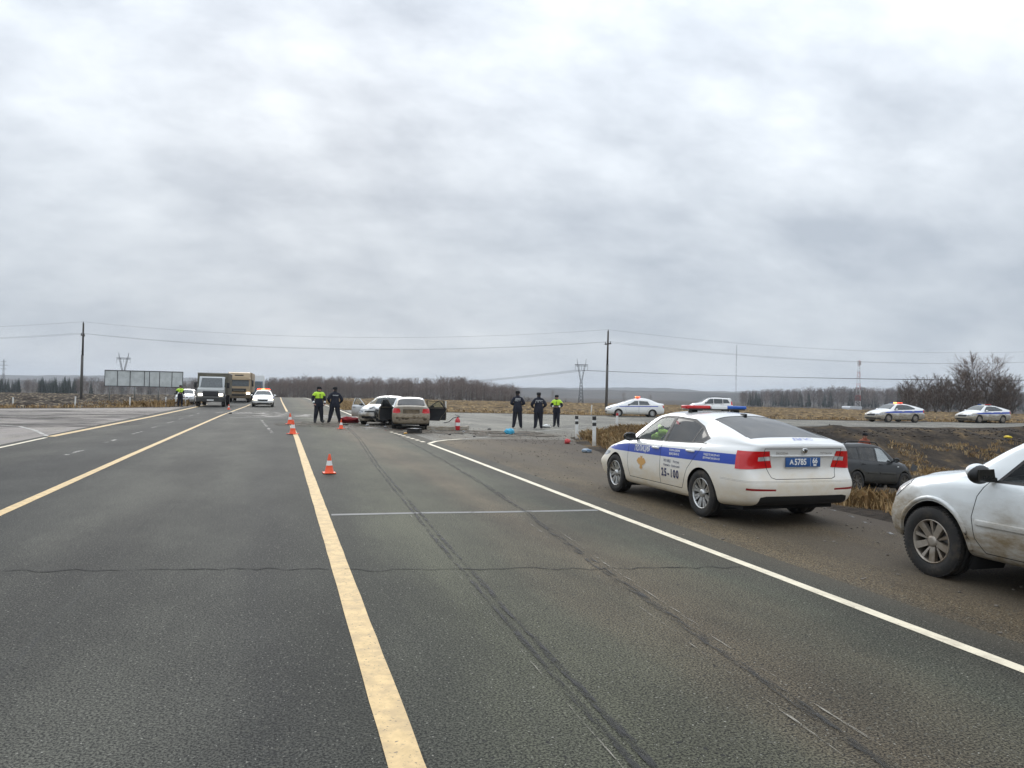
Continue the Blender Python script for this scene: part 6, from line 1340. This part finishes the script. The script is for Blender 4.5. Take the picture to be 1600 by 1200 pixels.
# ------------------------------------------------------------------ vegetation
BARK = M('birch_bark', (.36, .33, .29), .85, col2=(.10, .085, .07), nscale=2.5, thr=(.45, .6)); BARKD = M('dark_bark', (.075, .062, .052), .9, var=.3, nscale=3)
TWIG = M('bare_twigs', (.21, .158, .130), .95, var=.3, nscale=.6, spec=.1); TWIG2 = M('dark_bare_twigs', (.11, .084, .068), .95, var=.3, nscale=.6, spec=.1); PINE = M('pine_needles', (.022, .036, .020), .9, var=.4, nscale=.5, spec=.1)
def tree_mesh(seed, h, spread, nb, ntw, tw, bark, twig, trunk_r=.012, first=.30, up=.9, sep=False, lean=.03, forks=1):
    """bare tree: tapered trunk, limbs and twig sprays of single thin faces"""
    rg = random.Random(seed); t_ = MB(); c_ = MB(); tops = []
    for f in range(forks):
        a0 = rg.uniform(0, 6.28); off = 0 if forks == 1 else h*.25*rg.uniform(.5, 1.); hh = h*(1 if f == 0 else rg.uniform(.7, .95)); pts = []
        for k in range(7):
            t = k/6; pts.append(Vector((math.cos(a0)*off*t+lean*hh*math.sin(t*2.2+seed)*rg.uniform(.6, 1.2), math.sin(a0)*off*t+lean*hh*math.cos(t*1.7+seed)-lean*hh*math.cos(seed), hh*t*.97)))
        t_.tube(pts, [h*trunk_r*(1-.9*k/6) for k in range(7)], 5, 0); tops.append(pts)
    for i in range(nb):
        pts = tops[i % forks]; t = first+(1-first)*((i+rg.random())/nb); k = min(5, int(t*6)); p = pts[k].lerp(pts[k+1], t*6-k) if t < 1 else pts[6]
        az = i*2.4+rg.uniform(-.5, .5); ln = spread*h*(.22+.95*math.sin(math.pi*min(1., (t-first)/(1-first)*.84+.14)))*rg.uniform(.6, 1.1); el = up*rg.uniform(.6, 1.15)+t*.25; d = Vector((math.cos(az)*math.cos(el), math.sin(az)*math.cos(el), math.sin(el)))
        q = [p, p+d*ln*.5+Vector((0, 0, ln*.04)), p+d*ln+Vector((0, 0, ln*.12))]; r0 = h*trunk_r*.38*(1.1-t); c_.tube(q, [r0, r0*.6, r0*.2], 3, 0, cap=False)
        for j in range(ntw):
            s = rg.uniform(.15, 1.0); b = q[0].lerp(q[1], s*2) if s < .5 else q[1].lerp(q[2], s*2-1); e = Vector((d.x+rg.uniform(-.9, .9), d.y+rg.uniform(-.9, .9), d.z*.7+rg.uniform(-.35, .9))).normalized(); l2 = ln*rg.uniform(.22, .55); w = Vector((rg.uniform(-1, 1), rg.uniform(-1, 1), rg.uniform(-.4, .4))).normalized()*tw*rg.uniform(.6, 1.3)
            m = b+e*l2*.55+w*1.2; c_.add([b-w*.7, b+w*.7, m+w*.45, b+e*l2, m-w*.45], [(0, 1, 2, 3, 4)], 1)
            for _ in range(2):
                e2 = (e+Vector((rg.uniform(-.8, .8), rg.uniform(-.8, .8), rg.uniform(-.3, .8)))).normalized(); st = b+e*l2*rg.uniform(.3, .8); c_.add([st-w*.4, st+w*.4, st+e2*l2*rg.uniform(.35, .6)], [(0, 1, 2)], 1)
    if sep: return t_.mesh('trunk', [bark, twig], False), c_.mesh('crown', [bark if bark is BARKD else BARKD, twig], False)
    b0 = len(t_.v); t_.v += c_.v; t_.f += [tuple(i+b0 for i in f) for f in c_.f]; t_.m += [1 if m else 2 for m in c_.m]; t_.sm += c_.sm
    return t_.mesh('tree', [bark, twig, BARKD], False)
def pine_mesh(seed, h):
    rg = random.Random(seed); mb = MB(); mb.tube([(0, 0, 0), (0, 0, h)], [h*.012, .02], 5, 0)
    for i in range(150):
        t = .12+.88*i/150; az = i*2.4; ln = h*.20*(1.02-t)*rg.uniform(.6, 1.15)+.1; p = Vector((0, 0, h*t)); d = Vector((math.cos(az), math.sin(az), -.25+rg.uniform(-.1, .2))); sd = Vector((-d.y, d.x, 0))*ln*.28
        mb.add([p, p+d*ln*.5+sd, p+d*ln, p+d*ln*.5-sd], [(0, 1, 2, 3)], 1); mb.add([p+Vector((0, 0, .1)), p+d*ln*.8+Vector((0, 0, -ln*.25)), p+d*ln*.9+Vector((0, 0, ln*.1))], [(0, 1, 2)], 1)
    return mb.mesh('tree', [BARKD, PINE], False)
BIR = [tree_mesh(100+i, 10.0, rng.uniform(.20, .27), 46, 12, .024, BARK if i % 3 else BARKD, TWIG, .0105, .30, .72) for i in range(9)]
BIRL = [tree_mesh(200+i, 10.0, rng.uniform(.22, .30), 26, 8, .05, BARK if i % 2 else BARKD, TWIG if i % 2 else TWIG2, .009, .20, .72) for i in range(7)]
PINES = [pine_mesh(300+i, 10.) for i in range(3)]
FWD = np.array([math.sin(R(17.1)), math.cos(R(17.1))]); RGT = np.array([math.cos(R(17.1)), -math.sin(R(17.1))])
def at(px, depth): return FWD*depth+RGT*depth*(px-800)/1180.
def solo(px, depth, h, mesh, name, label, grp, cat='tree'):
    p = at(px, depth); o = mkobj(name, mesh); o.location = (p[0], p[1], H1(p[0], p[1])-.1); s = h/10.; o.scale = (s*rng.uniform(.9, 1.15), s*rng.uniform(.9, 1.15), s); o.rotation_euler = (0, 0, rng.uniform(0, 6.28)); return tag(o, label, cat, grp)
def merged(name, items, label, mats):
    """many trees as one far mass: items (mesh, x, y, z, scale, rot)"""
    cache = {}; vs = []; fs = []; mi = []; base = 0; allm = []
    for me, x, y, z, s, r in items:
        if me.name not in cache:
            co = np.empty(len(me.vertices)*3); me.vertices.foreach_get('co', co); mm = [allm.index(m) if m in allm else (allm.append(m) or len(allm)-1) for m in me.materials]
            cache[me.name] = (co.reshape(-1, 3), [tuple(p.vertices) for p in me.polygons], [mm[p.material_index] for p in me.polygons])
        co, f, m = cache[me.name]; c, sn = math.cos(r), math.sin(r)
        vs.append(np.stack([x+s*(co[:, 0]*c-co[:, 1]*sn), y+s*(co[:, 0]*sn+co[:, 1]*c), z+s*co[:, 2]], 1)); fs += [tuple(i+base for i in q) for q in f]; mi += m; base += len(co)
    me = bpy.data.meshes.new(name); me.from_pydata(np.vstack(vs).tolist(), [], fs); me.polygons.foreach_set('material_index', mi)
    for m in allm: me.materials.append(m)
    return tag(mkobj(name, me), label, kind='stuff')
# the birch wood beyond the crash: nearest trees one by one, the rest as a mass
def prof(px): return 9.2+1.6*float(vnoise(np.array([px/60.]), np.array([.5]), 4)[0])-2.2*max(0, (px-720)/90.)-1.2*max(0, (500-px)/120.)
for k in range(210):
    px = 425+ (k+rng.random())/210*385; d = rng.uniform(285, 330); solo(px, d, prof(px)*rng.uniform(.78, 1.12)*d/300, BIR[k % 9], 'birch_tree', 'bare grey birch with pale trunk in the wood beyond the crashed cars', 'birches of the wood beyond the crash')
it = []
for k in range(330):
    px = rng.uniform(415, 805); d = rng.uniform(330, 400); p = at(px, d); it.append((BIRL[k % 7], p[0], p[1], H1(p[0], p[1]), prof(px)*rng.uniform(.8, 1.1)*d/300/10, rng.uniform(0, 6.28)))
merged('forest', it, 'brown grey mass of bare wood beyond the crashed cars', None)
it = []
for k in range(480):
    px = rng.uniform(-40, 420); d = rng.uniform(400, 520); p = at(px, d); h = (9.6+2.4*float(vnoise(np.array([px/40.]), np.array([.2]), 2)[0]))*rng.uniform(.7, 1.1)*d/450
    pine = (60 < px < 120 or 0 < px < 30 or rng.random() < .05); it.append((PINES[k % 3] if pine else BIRL[k % 7], p[0], p[1], H1(p[0], p[1]), h/10*(.85 if px < 300 else 1.), rng.uniform(0, 6.28)))
merged('forest', it, 'dark mixed wood behind the ploughed field', None)
it = []
for k in range(800):
    px = rng.uniform(1158, 1720); d = rng.uniform(560, 660); p = at(px, d); f = min(1., .72+(px-1158)/160.*.28) if px < 1330 else .95; it.append((BIRL[k % 7] if k % 9 else PINES[k % 3], p[0], p[1], H1(p[0], p[1]), 1.75*f*rng.uniform(.75, 1.05)*d/620, rng.uniform(0, 6.28)))
merged('forest', it, 'distant blue grey wood behind the red and white mast', None)
# scrub at field edges
it = []
SHR = [tree_mesh(400+i, 10., .42, 26, 9, .09, BARKD, TWIG2, .008, .05, .95, forks=3) for i in range(4)]
for k in range(230):
    px = rng.choice([rng.uniform(560, 830), rng.uniform(600, 800), rng.uniform(430, 560)]); d = rng.uniform(225, 290); p = at(px, d); it.append((SHR[k % 4], p[0], p[1], H1(p[0], p[1])-.2, rng.uniform(.14, .32), rng.uniform(0, 6.28)))
for k in range(260):
    px = rng.choice([rng.uniform(-20, 300), rng.uniform(860, 1420)]); d = rng.uniform(190, 330); p = at(px, d); it.append((SHR[k % 4], p[0], p[1], H1(p[0], p[1])-.3, rng.uniform(.06, .17), rng.uniform(0, 6.28)))
merged('undergrowth', it, 'low dark scrub along the far edges of the fields', None)
for px, d, h in ((775, 255, 5.2), (800, 260, 4.2), (865, 420, 9.), (885, 300, 4.0), (905, 310, 3.6), (975, 430, 8.5), (1016, 430, 7.5)): solo(px, d, h, BIR[int(px) % 9], 'bare_tree', 'lone bare tree standing between the stubble field and the hills', 'lone trees before the hills')
# thicket behind the waiting police cars
labs = ['tallest bare tree of the thicket behind the waiting police cars', 'bare many stemmed bush in the thicket behind the waiting police cars']
CL = [(1418, 118, 4.3), (1440, 122, 5.0), (1462, 119, 5.0), (1484, 124, 4.8), (1502, 120, 5.2), (1530, 126, 8.2), (1548, 121, 5.6), (1566, 118, 5.2), (1582, 123, 4.6), (1425, 127, 4.6), (1475, 128, 5.2), (1512, 128, 6.3), (1556, 128, 6.2), (1450, 116, 3.4), (1520, 116, 3.8), (1573, 126, 5.)]
CT = [tree_mesh(500+i, 10., .40, 64, 22, .040, BARKD, TWIG2, .008, .08, .75, sep=True, forks=6) for i in range(4)]; CT.append(tree_mesh(520, 10., .36, 110, 28, .026, BARKD, TWIG, .011, .20, .6, sep=True, forks=4))
for k, (px, d, h) in enumerate(CL):
    p = at(px, d); big = h > 8; h *= 1.2; tk, cr_ = CT[4 if big else k % 4]; o = empty('bare_tree' if big else 'bare_bush', (p[0], p[1], H1(p[0], p[1])-.1), rng.uniform(0, 6)); s = h/10; o.scale = (s*(1.0 if big else 1.05), s*(1.0 if big else 1.05), s); mkobj('trunk', tk, o); mkobj('crown', cr_, o)
    tag(o, labs[0] if big else labs[1], 'tree' if big else 'bush', None if big else 'bushes of the thicket')
# dry grass
G1 = M('dry_grass_tan', (.52, .36, .18), .9, var=.2, nscale=2, spec=.1); G2 = M('dry_grass_brown', (.36, .235, .115), .9, var=.2, spec=.1); G3 = M('dry_grass_pale', (.66, .50, .29), .9, var=.15, spec=.1)
def grass(label, pts, h, nb, seed, wd=.012):
    rg = np.random.RandomState(seed); pts = np.array(pts); z = H(pts[:, 0], pts[:, 1]); n = len(pts)*nb
    base = np.repeat(np.column_stack([pts, z]), nb, 0)+np.column_stack([rg.normal(0, .10, (n, 2)), np.full(n, -.02)]); hh = np.repeat(h*rg.uniform(.45, 1.15, len(pts)), nb)*rg.uniform(.6, 1.15, n); az = rg.uniform(0, 6.28, n); ln = rg.uniform(.1, .75, n)
    d = np.column_stack([np.cos(az), np.sin(az), np.zeros(n)]); sdv = np.column_stack([-np.sin(az), np.cos(az), np.zeros(n)])*wd*rg.uniform(.6, 1.4, n)[:, None]
    mid = base+d*(hh*ln*.35)[:, None]+np.array([0, 0, 1])*(hh*.6)[:, None]; tip = base+d*(hh*ln)[:, None]+np.array([0, 0, 1])*(hh*(1-.25*ln))[:, None]
    V = np.stack([base-sdv, base+sdv, mid+sdv*.7, tip, mid-sdv*.7], 1).reshape(-1, 3); F = (np.arange(n)[:, None]*5+np.arange(5)).astype(np.int32)
    me = bpy.data.meshes.new('dry_grass'); me.vertices.add(len(V)); me.vertices.foreach_set('co', V.reshape(-1)); me.loops.add(n*5); me.loops.foreach_set('vertex_index', F.reshape(-1)); me.polygons.add(n); me.polygons.foreach_set('loop_start', np.arange(n, dtype=np.int32)*5); me.update(calc_edges=True)
    for m in (G1, G2, G3): me.materials.append(m)
    me.polygons.foreach_set('material_index', np.repeat(rg.choice(3, len(pts), p=[.55, .25, .2]), nb).astype(np.int32)); return tag(mkobj('dry_grass', me), label, kind='stuff')
def scatter(n, x0, x1, y0, y1, test, seed):
    rg = np.random.RandomState(seed); x = rg.uniform(x0, x1, n); y = rg.uniform(y0, y1, n); k = test(x, y, rg.random_sample(n)); return np.column_stack([x[k], y[k]])
def edgeE(x, y, r): d = pdist(x, y, E_EDGE); return inpoly(x, y, E_POLY) & (d > .25) & (d < 4.5) & (fbm(x*.5, y*.5, 3, 2)+.25*(1-d/4.5) > .48)
grass('dry tan grass along the shoulder beside the marker posts', scatter(16000, 8, 26, 4, 38, edgeE, 1), .34, 11, 2, .008)
def inner(x, y, r): d = pdist(x, y, E_EDGE); return inpoly(x, y, E_POLY) & (d > 3.5) & (np.hypot(x-21, y-21.5) > 3.2) & (fbm(x*.28+5, y*.28, 3, 6) > .535)
grass('patches of dry grass on the floor of the ditch', scatter(16000, 12, 60, 8, 38, inner, 3), .30, 7, 4, .012)
grass('short dry verge along the side road before the stubble field', scatter(9000, 5, 120, 46, 70, lambda x, y, r: inpoly(x, y, F_POLY) & (pdist(x, y, F_EDGE) < 3.2) & (pdist(x, y, F_EDGE) > .3), 5), .34, 6, 6, .022)
grass('dry verge before the dark ploughed field', scatter(15000, -45, -7, 30, 110, lambda x, y, r: inpoly(x, y, L_POLY) & (pdist(x, y, L_EDGE) < 3.6) & (pdist(x, y, L_EDGE) > .25), 7), .30, 6, 8, .022)
grass('tall clump of tawny weeds beneath the grey hoarding', scatter(1400, -16, -7.5, 62, 80, lambda x, y, r: inpoly(x, y, L_POLY) & (fbm(x*.3, y*.3, 2, 12) > .5), 9), .60, 8, 10, .022)
grass('straw left standing on the stubble field', scatter(22000, 8, 120, 52, 120, lambda x, y, r: inpoly(x, y, F_POLY) & (pdist(x, y, F_EDGE) > 3) & (r < .55), 11), .40, 4, 12, .03)
grass('dry roadside grass where the highway runs on', scatter(4000, 5, 12, 62, 140, lambda x, y, r: r < .6, 13), .35, 6, 14, .025)
# loose stones and clods on the shoulder
def clods(label, pts, size, seed, mat):
    rg = random.Random(seed); mb = MB(); z = np.maximum(H(pts[:, 0], pts[:, 1]), -.004)
    for (x, y), zz in zip(pts, z):
        r = size*rg.uniform(.4, 1.6); mb.blob((x, y, zz+r*.25), (r*rg.uniform(.8, 1.4), r*rg.uniform(.8, 1.4), r*.6), 1, 0, .25, rg.randint(0, 9999))
    return tag(mb.build('gravel', mat, None, False), label, kind='stuff')
GM = M('dark_clods', (.060, .048, .038), .95, var=.4, nscale=5); GM2 = M('grit', (.16, .14, .115), .9, var=.4, nscale=9)
clods('dark clods and stones at the edge of the shoulder', scatter(2600, 6.5, 16, 2, 33, lambda x, y, r: (pdist(x, y, E_EDGE) < 1.3*r+.15) , 21), .010, 22, GM)
clods('grit scattered on the dusty shoulder and junction', scatter(1500, 4.7, 12, 2, 34, lambda x, y, r: ~inpoly(x, y, E_POLY) & (r < .6), 23), .012, 24, GM2)
clods('dark clods tracked onto the junction dirt', scatter(900, 6, 11, 18, 29, lambda x, y, r: ~inpoly(x, y, E_POLY) & (fbm(x*.7, y*.7, 3, 31) > .5), 25), .012, 26, GM)
clods('lumps of dark earth on the ditch bank', scatter(4200, 12, 75, 12, 41, lambda x, y, r: inpoly(x, y, E_POLY) & (pdist(x, y, E_EDGE) > .8) & ((y > 28.5) | (x > 30)) & (fbm(x*.5, y*.9, 3, 41) > .47), 27), .055, 28, GM)
# ------------------------------------------------------------------ haze
mh = bpy.data.materials.new('haze_air'); mh.use_nodes = True
for n in list(mh.node_tree.nodes): mh.node_tree.nodes.remove(n)
_o = mh.node_tree.nodes.new('ShaderNodeOutputMaterial'); _v = mh.node_tree.nodes.new('ShaderNodeVolumePrincipled')
_v.inputs['Color'].default_value = (.86, .92, 1, 1); _v.inputs['Density'].default_value = .00020; _v.inputs['Anisotropy'].default_value = .1
mh.node_tree.links.new(_v.outputs[0], _o.inputs['Volume'])
hb = MB().box((-5100, -640, -12), (5100, 5300, 75)).build('haze', mh); tag(hb, 'thin grey autumn haze over the fields', kind='stuff')
